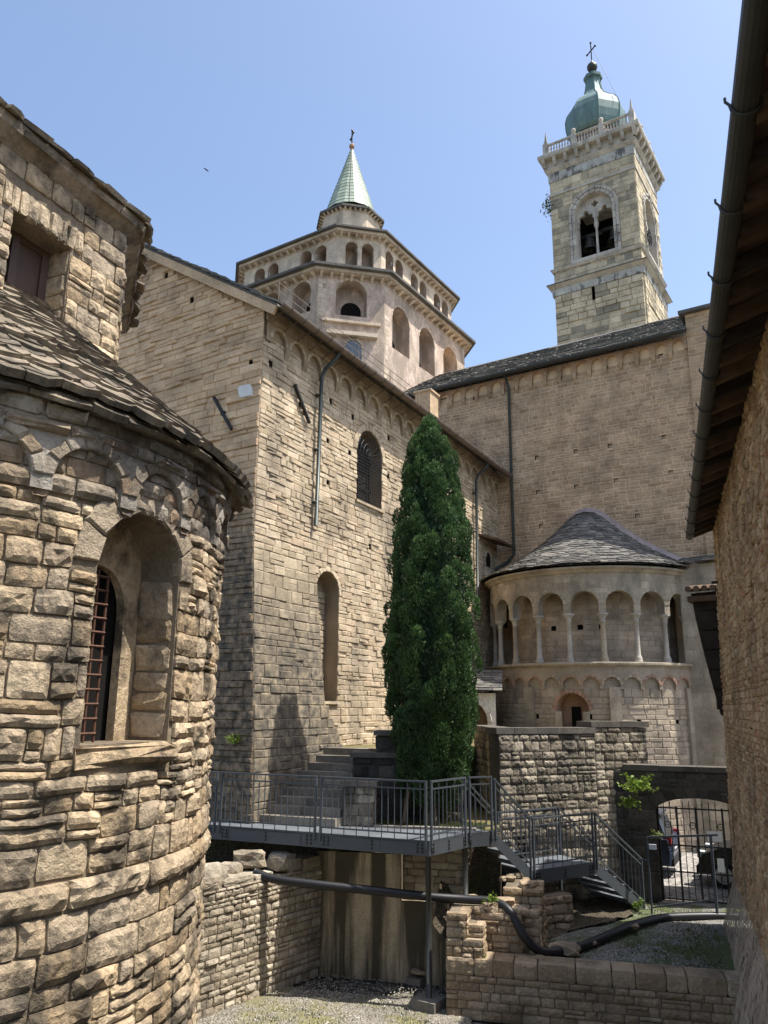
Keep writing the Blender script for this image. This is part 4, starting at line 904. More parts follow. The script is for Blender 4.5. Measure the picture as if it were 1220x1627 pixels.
for F_, n_ in ((FS, 150), (FE, 60)):
    ge = []
    for q in layout(0, LW, 20, 32.85, (.34, .52), (.45, 1.15), rng, [slit]):
        inp = q[0][0] > .4 and q[1][0] < LW - .4 and q[2][1] < 31.05
        ge.append((*stone_geo(F_, q, rng, d=(.02, .035) if inp else (.085, .10), gap=.012, inset=.02), rng.random() ** 1.3))
    for q in layout(0, LW, 33.75, 42.0, (.34, .5), (.45, 1.1), rng, [bw]): ge.append((*stone_geo(F_, q, rng, d=(.02, .04), gap=.012, inset=.02), rng.random() ** 1.3))
    place_pieces(bt, ge, 'tower', n_, 'stone', 'masonry')
m_ = MB(); m_.add([FS(p[0], p[1], .105) for p in slit.outline()] + [FS(p[0], p[1], -.0) for p in slit.outline()], [(i, (i + 1) % 4, 4 + (i + 1) % 4, 4 + i) for i in range(4)] + [(4, 5, 6, 7)]); m_.build('slit_window', 'black', bt)
def band(z0, z1, n0, n1=None): 
    n1 = n0 if n1 is None else n1
    return MB().add([(X0 - n0, Y0 - n0, z0), (X1 + n0, Y0 - n0, z0), (X1 + n0, Y1 + n0, z0), (X0 - n0, Y1 + n0, z0), (X0 - n1, Y0 - n1, z1), (X1 + n1, Y0 - n1, z1), (X1 + n1, Y1 + n1, z1), (X0 - n1, Y1 + n1, z1)], BOXF)
band(32.86, 33.42, .13).build('lower_frieze', 'frieze', bt)
band(33.42, 33.62, .16, .42).build('lower_cornice', 'tower_trim', bt)
band(33.62, 33.70, .44).build('lower_cornice_slab', 'cap', bt)
band(34.72, 34.92, .10, .22).build('sill_course', 'tower_trim', bt)
band(40.82, 40.98, .10).build('string_course', 'tower_trim', bt)
band(42.0, 42.74, .06).build('upper_frieze', 'frieze', bt)
band(42.74, 43.0, .10, .3).build('cornice_moulding', 'tower_trim', bt)
band(43.0, 43.75, .14).build('cornice_wall', 'tower_trim', bt)
cs = band(43.75, 43.90, .58, .64).build('cornice', 'tower_trim', bt)
band(43.90, 44.1, .62).build('cornice_top', 'tower_trim', bt)
for F_ in (FS, FE):
    for k in range(9):
        u = -.25 + (LW + .5) * k / 8
        b_ = MB(); b_.add([F_(u + s_ * .12, v, n) for s_ in (-1, 1) for v, n in ((43.22, .14), (43.22, .28), (43.45, .46), (43.75, .56), (43.75, .14))], [(0, 1, 2, 3, 4), (9, 8, 7, 6, 5)] + [(i, (i + 1) % 5, 5 + (i + 1) % 5, 5 + i) for i in range(5)], rng.random())
        b_.build('bracket', 'tower_trim', bt)
# twin-light windows
for F_, full in ((FS, True), (FE, True)):
    fr = MB(); 
    geo = [(*stone_geo(F_, q, rng, d=(.10, .12), gap=.006, inset=.02), rng.random()) for q in voussoirs(bw, 11, 0, .24)]
    geo += [(*stone_geo(F_, q, rng, d=(.16, .18), gap=.006, inset=.02), rng.random()) for q in voussoirs(bw, 11, .24, .45)]
    for s_ in (-1, 1):
        for k in range(6):
            v0, v1 = 35.0 + k * .625, 35.0 + (k + 1) * .625
            for t0, t1, dd in ((0, .24, .11), (.24, .45, .17)):
                a, b = (bw.ub + t0, bw.ub + t1) if s_ > 0 else (bw.ua - t1, bw.ua - t0)
                geo.append((*stone_geo(F_, [(a, v0), (b, v0), (b, v1), (a, v1)], rng, d=(dd, dd + .01), gap=.006, inset=.02), rng.random()))
    wn_ = MB().add([F_(bw.ua - .45, v, n) for v in (34.93, 35.16) for n in (-.3, .2)] + [F_(bw.ub + .45, v, n) for v in (34.93, 35.16) for n in (-.3, .2)], [(0, 1, 3, 2), (4, 6, 7, 5), (0, 4, 5, 1), (2, 3, 7, 6), (1, 5, 7, 3), (0, 2, 6, 4)]).build('twin_window', 'tower_trim', bt)
    place_pieces(wn_, geo, 'tower_trim', 46, 'frame_stone', 'frame_stones')
    tr_ = MB(); st = .05; N_ = int(2.6 / st)
    l1, l2 = bw.uc - .66, bw.uc + .66
    def solid(u, v):
        if v > bw.vs and math.hypot(u - bw.uc, v - bw.vs) > 1.3: return False
        for c in (l1, l2):
            if v < 38.35 and abs(u - c) < .56: return False
            if math.hypot(u - c, v - 38.35) < .50: return False
            if math.hypot(u - c, v - 38.92) < .17 or (abs(u - c) < .10 and 38.7 < v < 38.95): return False
            for s_ in (-1, 1):
                if math.hypot(u - c - s_ * .34, v - 38.62) < .14: return False
        for dx, dy in ((.14, 0), (-.14, 0), (0, .14), (0, -.14), (0, 0)):
            if math.hypot(u - bw.uc - dx, v - 39.45 - dy) < .125: return False
        return True
    v = 37.9
    while v < 40.06:
        run = None
        for k in range(N_ + 1):
            u = bw.ua + st * (k + .5); s_ = k < N_ and solid(u, v + st / 2)
            if s_ and run is None: run = bw.ua + st * k
            if not s_ and run is not None:
                e = bw.ua + st * k
                tr_.add([F_(x, y, n) for n in (-.62, -.38) for x, y in ((run, v), (e, v), (e, v + st), (run, v + st))], BOXF, .6); run = None
        v += st
    tr_.build('tracery', 'tower_trim', wn_)
    p = F_(bw.uc, 0, -.5); MB().lathe((p[0], p[1], 0), [(.17, 35.16), (.17, 35.35), (.095, 35.45), (.085, 37.5), (.16, 37.75), (.18, 37.95)], 10).build('mullion_column', 'tower_trim', wn_, smooth=True)
for k, (x, y, z, s) in enumerate(((-14.75, 49.4, 36.9, .85), (-12.95, 49.4, 37.0, .85), (-13.9, 51.5, 36.7, 1.1))):
    b_ = MB().lathe((x, y, z), [(.05 * s, .75 * s), (.28 * s, .72 * s), (.36 * s, .6 * s), (.40 * s, .25 * s), (.52 * s, -.2 * s), (.66 * s, -.42 * s), (.6 * s, -.42 * s)], 16); b_.bar((x - .9, y, z + .95 * s), (x + .9, y, z + .95 * s), .22)
    b_ = b_.build('bell', 'bronze', bt, smooth=True); MB().tube([(x, y, z + .2), (x, y, z - .55 * s)], [.03, .09], 6).build('clapper', 'bronze', b_)
wh = MB(); wc = Vector((X1 + .25, 49.6, 36.3))
wh.tube([wc + Vector((0, .6 * math.cos(t), .6 * math.sin(t))) for t in [2 * math.pi * k / 20 for k in range(21)]], .035, 5)
for k in range(4): t = math.pi * k / 4; wh.bar(wc - Vector((0, .6 * math.cos(t), .6 * math.sin(t))), wc + Vector((0, .6 * math.cos(t), .6 * math.sin(t))), .04)
wh.bar(wc - Vector((.5, 0, 0)), wc + Vector((.1, 0, 0)), .08); wh.build('bell_wheel', 'iron', bt)
# balustrade
bl = MB(); bo = .0; BZ = .08
band(44.1, 44.2, .36).build('balustrade_plinth', 'tower_trim', bt)
_fs = [(lambda u, v, n=0, F=F: F(u, v + BZ, n + .26)) for F in (FS, FE, FW_, FN)]
for z0, z1, w in ((44.1, 44.25, .16), (44.92, 45.05, .14)):
    for F_ in _fs: bl.add([F_(u, v, n) for v in (z0, z1) for u, n in ((-.2, -w), (LW + .2, -w), (LW + .2, .02), (-.2, .02))], BOXF)
bl = bl.build('balustrade', 'tower_trim', bt)
for F_ in _fs[:2]:
    for k in range(29):
        u = LW * (k + .5) / 29
        if min(abs(u - LW / 3), abs(u - 2 * LW / 3)) < .16 or u < .25 or u > LW - .25: continue
        p = F_(u, 0, -.08); MB().lathe((p[0], p[1], BZ), [(.06, 44.24), (.06, 44.3), (.035, 44.36), (.075, 44.55), (.035, 44.78), (.06, 44.86), (.06, 44.93)], 7, tint=rng.random()).build('baluster', 'tower_trim', bl)
    for u in (LW / 3, 2 * LW / 3):
        p = F_(u, 0, -.08); m_ = MB(); m_.box((p[0] - .16, p[1] - .16, 44.21), (p[0] + .16, p[1] + .16, 45.20)); m_.lathe((p[0], p[1], .08), [(.1, 45.1), (.07, 45.22), (.12, 45.26)], 8); m_.sphere((p[0], p[1], 45.50), .18, 10, 6); m_.build('ball_pedestal', 'tower_trim', bl)
for p in ((X0 - .1, Y0 - .1), (X1 + .1, Y0 - .1), (X1 + .1, Y1 + .1)):
    m_ = MB(); m_.box((p[0] - .2, p[1] - .2, 44.21), (p[0] + .2, p[1] + .2, 45.22)); m_.box((p[0] - .13, p[1] - .13, 45.22), (p[0] + .13, p[1] + .13, 45.42))
    m_.lathe((p[0], p[1], .0), [(.15, 45.42), (.12, 45.5), (.03, 46.3)], 4, rot=R(45)); m_.build('obelisk', 'tower_trim', bl)
DC = (-14.2, 50.95)
MB().lathe((DC[0], DC[1], 0), [(2.75, 44.15), (2.7, 44.6), (1.75, 46.4), (1.7, 47.0)], 8, rot=R(22.5)).build('dome_drum', 'wood', bt)
prof = [(1.8, 46.55), (2.05, 46.75), (2.14, 47.1), (2.23, 47.7), (2.24, 48.3), (2.1, 48.85), (1.8, 49.3), (1.36, 49.7), (.95, 50.15), (.72, 50.6), (.60, 51.15), (.54, 51.6), (.52, 51.85), (.70, 51.95), (.72, 52.15), (.42, 52.3), (.2, 52.65), (.12, 52.75)]
on = MB().lathe((DC[0], DC[1], 0), prof, 8, rot=R(22.5)).build('onion_dome', 'copper', bt)
m_ = MB()
for k in range(8): a = R(22.5 + 45 * k); m_.tube([(DC[0] + (r + .01) * math.cos(a), DC[1] + (r + .01) * math.sin(a), z) for r, z in prof[1:14]], .035, 5)
m_.build('seam', 'copper', on)
MB().sphere((DC[0], DC[1], 53.1), .40, 14, 10).lathe((DC[0], DC[1], 0), [(.16, 53.4), (.1, 53.6), (.05, 53.75)], 8).build('finial_ball', 'bronze', bt, smooth=True)
cross((DC[0], DC[1], 53.5), 1.9, .5, .07, R(-35)).build('cross', 'iron', bt)
MB().bar((DC[0], DC[1], 55.2), (-12.2, 49.8, 48.6), .02).build('lightning_cable', 'iron', bt)
m_ = MB(); rg = random.Random(5)
for k in range(160):
    c = Vector((X0 - .2 + rg.gauss(0, .22), Y0 + .1 + rg.gauss(0, .2), 40.2 + rg.gauss(0, .45))); d = Vector((rg.gauss(0, 1), rg.gauss(0, 1), rg.gauss(0, 1))).normalized() * .16
    e = Vector((rg.gauss(0, 1), rg.gauss(0, 1), rg.gauss(0, 1))).normalized() * .05; m_.add([c - d, c + e, c + d, c - e], [(0, 1, 2, 3)], rg.random())
tag(m_.build('wall_shrub', 'grass'), 'dry shrub rooted in the joints of the bell tower wall', 'plant')

# ------------------------------------------------------------ round chapel in the foreground
CC = (-7.262, 3.356); cr_ = 2.77
chap = thing('round_chapel', (CC[0], CC[1], 0), 'small round chapel of rough tan stone blocks with mossy slab roof', 'chapel')
FCh = cyl_frame(CC[0], CC[1], cr_); UC = lambda d: R(d) * cr_
rng = random.Random(31)
cw = Arch(UC(9.0), .435, 4.74, 5.93, ring=.20)
core = MB(); backing(core, FCh, UC(-90), UC(100), -.05, 6.98, [cw], du=.2, dv=.35)
core.lathe((CC[0], CC[1], 0), [(cr_, -.05), (cr_, 6.98)], 24, R(100), R(270))
rv = MB(); reveal(rv, FCh, cw, .0, -.42, back=False)
core = core.build('lobe_wall', 'chapel_mortar', chap)
rv = rv.build('window_reveal', 'chapel_mortar', chap)
polys = layout(UC(-48), UC(72), 0, 3.76, (.12, .27), (.12, .50), rng, split=.2)
polys += layout(UC(-48), UC(72), 3.95, 6.34, (.10, .24), (.10, .44), rng, [cw, Rect(cw.ua, cw.ub, 4.58, 4.74, .05)], split=.26)
def FCw(u, v, n=0):
    k = max(0, min(1, (abs(u - cw.uc) - cw.hw - .1) / .3, )) if 4.5 < v < 6.5 else 1; k = max(k, .15); q = Vector((u * 2.1, v * 2.1, 5))
    return FCh(u + .03 * k * mn.noise(q), v + .028 * mn.noise(q + Vector((9, 4, 2))), n)
masonry(core, FCw, wavy(polys, .03, .9), 'chapel', rng, 230, d=(.018, .05), gap=.007, inset=.014, emb=.05, rough=3)
masonry(core, FCh, layout(UC(-48), UC(72), 3.77, 3.94, (.17, .17), (.35, .75), rng), 'chapel', rng, 12, name='band_stone', d=(.06, .075), gap=.005, inset=.05, emb=.05, rough=3)
masonry(core, FCh, voussoirs(cw, 7, .0, .20), 'chapel', rng, 7, name='voussoir', d=(.02, .035), gap=.004, inset=.012, emb=.05, tint=.85)
masonry(core, FCh, [[(cw.ua - .05, 4.585), (cw.ub + .02, 4.585), (cw.ub + .02, 4.735), (cw.ua - .05, 4.735)]], 'chapel', rng, 1, name='window_sill', d=(.05, .06), gap=.003, inset=.02, emb=.5, rough=1)
# jamb stones on the deep reveal
def FJ(u, v, n=0): return FCh(cw.ub - n, v, -u)
masonry(rv, FJ, layout(.03, .32, 4.76, 5.93, (.13, .24), (.28, .36), rng), 'chapel', rng, 30, d=(.01, .035), gap=.006, inset=.025, emb=.02, rough=1)
def FJ2(u, v, n=0): return FCh(cw.ua + n, v, -u)
masonry(rv, FJ2, layout(.03, .32, 4.76, 5.93, (.13, .24), (.28, .36), rng), 'chapel', rng, 10, d=(.01, .03), gap=.006, inset=.025, emb=.02, rough=1)
wb = MB(); ol = cw.outline(); wb.add([FCh(p[0], p[1], -.41) for p in ol], [tuple(range(len(ol)))]); wb = wb.build('window', 'black', chap)
inn = Arch(cw.uc - .10, .33, 4.76, 5.66)
m_ = MB(); arcs_ = inn.arc(14); out_ = cw.arc(14)
for k in range(14): m_.add([FCh(*arcs_[k], -.33), FCh(*arcs_[k + 1], -.33), FCh(*out_[k + 1], -.33), FCh(*out_[k], -.33), FCh(*arcs_[k], -.40), FCh(*arcs_[k + 1], -.40)], [(0, 1, 2, 3), (0, 1, 5, 4)])
for a, b, c in ((cw.ua, inn.ua, -1), (inn.ub, cw.ub, 1)): m_.add([FCh(a, 4.74, -.33), FCh(b, 4.74, -.33), FCh(b, 5.93, -.33), FCh(a, 5.93, -.33)], [(0, 1, 2, 3)]); e = inn.ua if c < 0 else inn.ub; m_.add([FCh(e, 4.74, -.33), FCh(e, 5.80, -.33), FCh(e, 5.80, -.40), FCh(e, 4.74, -.40)], [(0, 1, 2, 3)])
m_.build('inner_frame', 'chapel', wb)
gm = MB()
for u in (inn.ua + .05, inn.ua + .16, inn.ua + .27, inn.ua + .375): gm.tube([FCh(u, 4.74, -.29), FCh(u, 5.95, -.29)], .011, 6)
for k in range(12): v = 4.80 + k * .10; gm.tube([FCh(inn.ua - .01, v, -.28), FCh(inn.ua + .38, v, -.28)], .010, 6)
gm.build('window_bars', 'rust', wb)
# hanging arches and cornice below the eaves
ha = [Arch(UC(10.3 + 13.5 * k), .255, 6.34, 6.43) for k in range(-4, 5)]
FH = lambda u, v, n=0: FCh(u, v, n + .055)
hp = MB(); backing(hp, FH, UC(-50), UC(74), 6.34, 6.93, ha, du=.15)
for a in ha: reveal(hp, FH, a, 0, -.055, back=False, floor=False)
for a, b in zip(ha, ha[1:]): hp.add([FH(a.ub, 6.34), FH(b.ua, 6.34), FH(b.ua, 6.34, -.1), FH(a.ub, 6.34, -.1)], [(0, 1, 2, 3)])
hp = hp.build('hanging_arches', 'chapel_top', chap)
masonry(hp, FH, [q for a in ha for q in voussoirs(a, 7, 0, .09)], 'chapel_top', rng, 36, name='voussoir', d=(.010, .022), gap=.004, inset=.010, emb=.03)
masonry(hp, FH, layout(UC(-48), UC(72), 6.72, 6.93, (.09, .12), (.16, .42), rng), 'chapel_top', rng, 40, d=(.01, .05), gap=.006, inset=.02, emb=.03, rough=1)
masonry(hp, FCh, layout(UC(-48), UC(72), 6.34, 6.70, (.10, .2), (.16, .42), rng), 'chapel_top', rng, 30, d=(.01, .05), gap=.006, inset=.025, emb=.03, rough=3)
masonry(hp, FH, [[(b + .03, 6.29), (c - .03, 6.29), (c + .0, 6.35), (b - .0, 6.35)] for b, c in ((x.ub, y.ua) for x, y in zip(ha, ha[1:]))], 'chapel_top', rng, 8, name='corbel', d=(-.03, -.01), gap=.004, inset=.02, emb=.1, rough=1)
# slab roof of the lobe
def zc(r): return 6.96 + (2.94 - r) * .84
def PCh(u, v, n=0):
    r = 2.94 - v; a = R(u); return (CC[0] + (r + n * .55) * math.cos(a), CC[1] + (r + n * .55) * math.sin(a), zc(r) + n * .8)
lr = MB().lathe((CC[0], CC[1], 0), [(2.75, 6.90), (2.90, 6.94), (2.90, 6.98), (1.0, zc(1.0) - .03), (.05, zc(.5))], 48).build('lobe_roof', 'slab', chap)
geo = slab_rows(PCh, [-.01 + .062 * k + .012 * math.sin(k * 2.3) for k in range(31)], lambda v: (-52, 96), lambda v: (math.degrees(.09 / max(.5, 3.02 - v)), math.degrees(.30 / max(.5, 3.02 - v))), rng, .05, .03, .06, 2.2)
geo += slab_rows(lambda u, v, n=0: PCh(u, v, n - .05), [-.02, .12], lambda v: (-52, 96), lambda v: (4, 9), rng, .04, .0, .03, 1.9)
place_pieces(lr, geo, 'slab', 150, 'slab', 'slab_courses')
# upper octagon
K = Vector((-6.03, 4.46, 0)); sd = 2.3; OV = [K - Vector((math.cos(R(99)), math.sin(R(99)), 0)) * sd]
for k in range(7): a = R(99 + 45 * k); OV.append(OV[-1] + Vector((math.cos(a), math.sin(a), 0)) * sd)
octc = sum(OV, Vector()) / 8
du_ = MB(); dw = Rect(sd - 1.30, sd - .66, 8.30, 9.06)
for k in range(8):
    p, q = OV[k], OV[(k + 1) % 8]; d = (q - p); F_ = plane_frame(p, d, (d.y, -d.x))
    backing(du_, F_, 0, sd, 7.3, 9.62, [dw] if k == 0 else [])
    if k == 0: FD = F_
    if k == 1: FD1 = F_
reveal(du_, FD, dw, 0, -.34, back=False)
du_ = du_.build('drum_wall', 'chapel_mortar', chap)
lint = Rect(dw.ua - .12, dw.ub + .12, 9.06, 9.28)
masonry(du_, FD, layout(0, sd, 7.9, 9.6, (.10, .21), (.13, .36), rng, [dw, lint], split=.2), 'chapel', rng, 60, d=(.012, .045), gap=.006, inset=.02, emb=.03, rough=3)
masonry(du_, FD, layout(lint.ua, lint.ub, 9.06, 9.28, (.22, .22), (.07, .14), rng), 'chapel', rng, 10, name='lintel_stone', d=(.02, .04), gap=.004, inset=.012, emb=.03, rough=1, tint=.95)
masonry(du_, FD1, layout(0, sd, 7.9, 9.6, (.10, .21), (.13, .36), rng, split=.2), 'chapel', rng, 10, d=(.012, .045), gap=.006, inset=.02, emb=.03, rough=1)
masonry(du_, lambda u, v, n=0: FD(dw.ub - n, v, -u), layout(.02, .33, 8.3, 9.06, (.12, .2), (.3, .4), rng), 'chapel', rng, 8, name='jamb_stone', d=(.01, .02), gap=.005, inset=.012, emb=.02, rough=1)
wd = MB(); wd.add([FD(p[0], p[1], -.30) for p in dw.outline()], [(0, 1, 2, 3)]); wd = wd.build('drum_window', 'leaded', chap)
m_ = MB()
for u in (dw.ua + .04, dw.ua + .26, dw.ub - .05): m_.bar(FD(u, 8.3, -.27), FD(u, 9.06, -.27), .07)
for v in (8.33, 9.03): m_.bar(FD(dw.ua, v, -.27), FD(dw.ub, v, -.27), .06)
m_.add([FD(p[0], p[1], -.265) for p in ((dw.ua + .27, 8.3), (dw.ub, 8.3), (dw.ub, 9.06), (dw.ua + .27, 9.06))], [(0, 1, 2, 3)])
m_.build('shutter', 'shutter', wd)
def ring8(off, z): return [(octc.x + (p.x - octc.x) * (1 + off / (octc - K).length), octc.y + (p.y - octc.y) * (1 + off / (octc - K).length), z) for p in OV]
m_ = MB(); m_.add(ring8(.02, 9.56) + ring8(.16, 9.66) + ring8(.18, 9.74) + ring8(-2.6, 11.2), [(k * 8 + i, k * 8 + (i + 1) % 8, (k + 1) * 8 + (i + 1) % 8, (k + 1) * 8 + i) for k in range(3) for i in range(8)] + [tuple(range(24, 32))])
dr = m_.build('drum_roof', 'slab', chap); geo = []
for k in range(8):
    p, q = Vector(ring8(.19, 0)[k]), Vector(ring8(.19, 0)[(k + 1) % 8]); d = (q - p); L = d.length; d.normalize(); inn_ = Vector((-d.y, d.x, 0))
    mid_ = L / 2
    PD = lambda u, v, n=0, p=p, d=d, i_=inn_: tuple(p + d * u + i_ * (v - n * .4) + Vector((0, 0, 9.72 + v * .5 + n * .85)))
    geo += slab_rows(PD, [-.03 + .14 * j for j in range(14)], lambda v: (v * .42 - .02, L - v * .42 + .02), lambda v: (.12, .32), rng, .04, .03, .045, 1.6)
    geo += slab_rows(lambda u, v, n=0, PD=PD: PD(u, v, n - .075), [0, .16], lambda v: (.0, L), lambda v: (.25, .5), rng, .045, .0, .02, 1.5)
place_pieces(dr, geo, 'slab', 60, 'slab', 'slab_courses')

# ------------------------------------------------------------ building along the right edge
p0 = (-2.56, 14.97); FDr = (-.2334, .9724); FNr = (-.9724, -.2334)
fbase = plane_frame(p0, FDr, FNr)
def batr(v): return -.033 * (v - .8) + (.26 * (1.75 - v) if v < 1.75 else 0)
FR = lambda u, v, n=0: fbase(u, v, n + batr(v))
rb_ = thing('rubble_house', (-2.0, 15.0, .7), 'house of brown rubble stone with deep timber eaves and dark gutter beside the pit', 'building')
rng = random.Random(41); UF = 3.45
m_ = MB(); backing(m_, FR, -13, UF, 1.75, 8.95, du=.6, dv=.4)
m_.add([FR(UF, z, n) for z in (1.75, 8.95) for n in (0, -3.5)], [(0, 1, 3, 2)])
wallr = m_.build('wall', 'rubble_mortar', rb_)
m_ = MB(); backing(m_, FR, -13, UF + .02, -.05, 1.75, du=.12, dv=.12)
for i, v in enumerate(m_.v): n_ = rng.uniform(0, .012); m_.v[i] = (v[0] + FNr[0] * n_, v[1] + FNr[1] * n_, v[2])
m_.build('plaster_base', 'base_plaster', wallr, smooth=True)
polys = layout(-9.5, UF, 1.75, 8.9, (.06, .15), (.08, .25), rng, split=.1)
def skew(p): k = rng.uniform(-.05, .05); return [(a + (b - p[0][1]) * k * 2, b + rng.uniform(-.012, .012)) for a, b in p]
masonry(wallr, FR, [skew(p) for p in polys], 'rubble', rng, 260, d=(.004, .04), gap=.006, inset=.02, emb=.03, rough=1)
rf = MB(); tn = .36
def RF(u, n, dz=0): return fbase(u, 8.68 + (.24 - n) * .36 + dz, n)
rf.add([RF(u, n, dz) for dz in (.16, .20) for u, n in ((-13, .25), (UF + .1, .25), (UF + .1, -5), (-13, -5))], BOXF)
rf = rf.build('roof_boards', 'wood', rb_)
for k in range(36):
    u = -12.8 + k * .5
    if u > UF + .05: break
    m_ = MB(); a, b = Vector(RF(u, .20, .075)), Vector(RF(u, -.95, .075)); m_.bar(a, b, .10, .14, rng.random()); m_.build('rafter', 'wood' if k % 3 else 'wood_dark', rb_)
tl = MB()
for k in range(109):
    u = -12.95 + k * .152
    for n0, n1 in ((.23, -.3), (-.25, -.8), (-.75, -1.4)):
        a, b = Vector(RF(u, n0, .235 + rng.uniform(0, .015))), Vector(RF(u, n1, .26 + rng.uniform(0, .01)))
        tl.tube([a, b], [.075, .06], 7, rng.random())
tl.build('roof_tiles', 'tile', rf, kind='stuff')
gu = MB(); ga, gb = Vector(fbase(-13, 8.78, .25)), Vector(fbase(UF - .05, 8.78, .25)); gutter(gu, ga, gb, .088); gu = gu.build('gutter', 'gutter_dark', rb_)
for k in range(15):
    u = -12.6 + k * 1.1
    p = Vector(fbase(u, 8.78, .25)); n3 = Vector((*FNr, 0)); m_ = MB()
    m_.tube([p + n3 * (.096 * math.cos(t)) + Vector((0, 0, .096 * math.sin(t))) for t in [math.pi + math.pi * j / 8 for j in range(9)]], .012, 5); m_.tube([p + n3 * .096, p + n3 * .12 + Vector((0, 0, .03)), p + n3 * .12 + Vector((0, 0, .06))], .010, 5); m_.build('gutter_hook', 'gutter_dark', gu)
m_ = MB(); m_.bar(FR(2.6, 7.6, -.02), FR(2.6, 7.6, .16), .05); m_.build('wall_peg', 'wood_dark', wallr)
m_ = MB(); m_.prism([(-2.0, 16.3), (2.0, 16.3), (2.0, 18.2), (-2.5, 18.2)], 0, 8.8); m_.prism([(2.2, 2.2), (4, 2.2), (4, 16.3), (-1.6, 16.3)], 0, 8.8); m_.build('house_core', 'rubble_mortar', rb_)
# second roof end that shows between this house and the apse
sh = thing('timber_lean_to', (-3.9, 21.7, .7), 'timber lean-to coloured dark for shade, hung on the far end of the rubble house', 'shed')
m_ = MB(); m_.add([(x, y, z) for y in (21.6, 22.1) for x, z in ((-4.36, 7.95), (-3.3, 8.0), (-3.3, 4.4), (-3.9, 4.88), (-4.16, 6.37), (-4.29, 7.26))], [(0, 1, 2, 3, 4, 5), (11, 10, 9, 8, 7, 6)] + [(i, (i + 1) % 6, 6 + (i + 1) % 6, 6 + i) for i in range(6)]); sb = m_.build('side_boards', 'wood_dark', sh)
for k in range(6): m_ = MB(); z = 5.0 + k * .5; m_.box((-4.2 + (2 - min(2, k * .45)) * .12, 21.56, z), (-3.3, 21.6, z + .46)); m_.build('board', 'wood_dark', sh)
m_ = MB(); m_.box((-4.42, 21.4, 7.72), (-3.3, 22.3, 7.86)); m_.build('eave_beam', 'wood', sh)
for k in range(5): m_ = MB(); m_.tube([(-4.36 + k * .2, 21.3, 8.03), (-4.36 + k * .2, 22.4, 8.2)], .085, 7, rng.random()); m_.build('tile', 'wood', sh)
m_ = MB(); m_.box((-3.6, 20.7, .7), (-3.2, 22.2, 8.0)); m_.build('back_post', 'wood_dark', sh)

# ------------------------------------------------------------ retaining wall, gate wall and gate
def wall_run(th, pts, z0, z1, t, mat, mort, rng, hr, wr, N, name='stone', d=(.02, .05), rough=1, gap=.007, inset=.025, split=.1, part='wall_core', top=None, ends=False, openings=()):
    """straight stretches of masonry: pts is the front line walked so that the front is on its right"""
    for (a, b) in zip(pts, pts[1:]):
        dv = Vector((b[0] - a[0], b[1] - a[1])); L = dv.length; F_ = plane_frame(a, dv, (dv.y, -dv.x))
        m_ = MB(); backing(m_, F_, 0, L, z0, z1, openings); backing(m_, lambda u, v, n=0: F_(u, v, n - t), 0, L, z0, z1, openings)
        m_.add([F_(0, z1, 0), F_(L, z1, 0), F_(L, z1, -t), F_(0, z1, -t)], [(0, 1, 2, 3)])
        for u in (0, L): m_.add([F_(u, z0, 0), F_(u, z1, 0), F_(u, z1, -t), F_(u, z0, -t)], [(0, 1, 2, 3)])
        for o in openings: reveal(m_, F_, o, 0, -t, back=False, floor=False)
        p_ = m_.build(part, mort, th)
        masonry(p_, F_, layout(0, L, z0, z1, hr, wr, rng, openings, top=top, split=split), mat, rng, N, name=name, d=d, gap=gap, inset=inset, rough=rough)
        if ends:
            masonry(p_, lambda u, v, n=0: F_(L + n, v, -u), layout(0, t, z0, z1, hr, wr, rng, split=split), mat, rng, 20, name=name, d=d, gap=gap, inset=inset, rough=rough)
            masonry(p_, lambda u, v, n=0: F_(-n, v, -u), layout(0, t, z0, z1, hr, wr, rng, split=split), mat, rng, 20, name=name, d=d, gap=gap, inset=inset, rough=rough)
    return p_
def coping(th, a, b, z, w, h, over, rng, n=4, name='coping_stone'):
    a, b = Vector((*a, 0)), Vector((*b, 0)); d = (b - a).normalized(); nr = Vector((d.y, -d.x, 0)); L = (b - a).length
    for k in range(n):
        u0, u1 = L * k / n + .004, L * (k + 1) / n - .004; m_ = MB(); c = a + d * (u0 + u1) / 2 - nr * (w / 2 - over) + Vector((0, 0, z + h / 2))
        m_.obox(c, d * (u1 - u0) / 2, nr * w / 2, (0, 0, h / 2 + rng.uniform(-.004, .004)), rng.random()); m_.build(name, 'cap', th)
rng = random.Random(51)
ret = thing('retaining_wall', (-6.9, 17.8, .8), 'blackened squared-stone retaining wall with dark flat coping above the steel stairs', 'wall')
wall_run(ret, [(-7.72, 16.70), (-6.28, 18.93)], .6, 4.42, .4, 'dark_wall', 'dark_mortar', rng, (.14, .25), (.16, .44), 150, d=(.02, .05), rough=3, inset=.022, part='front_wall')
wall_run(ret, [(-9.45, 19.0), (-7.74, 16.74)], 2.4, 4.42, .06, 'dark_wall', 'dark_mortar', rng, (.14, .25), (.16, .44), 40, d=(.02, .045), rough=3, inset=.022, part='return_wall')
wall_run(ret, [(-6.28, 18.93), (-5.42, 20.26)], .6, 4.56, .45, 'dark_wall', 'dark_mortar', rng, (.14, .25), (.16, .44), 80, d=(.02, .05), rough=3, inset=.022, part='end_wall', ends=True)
coping(ret, (-7.78, 16.66), (-6.26, 18.95), 4.43, .5, .13, .06, rng, 5)
coping(ret, (-9.5, 19.0), (-7.80, 16.76), 4.43, .5, .13, .06, rng, 4)
coping(ret, (-6.34, 18.86), (-5.38, 20.32), 4.57, .58, .13, .06, rng, 4)
gw = thing('gate_wall', (-4.4, 19.7, .8), 'black-stained stone wall with a low arch over the iron gate', 'wall')
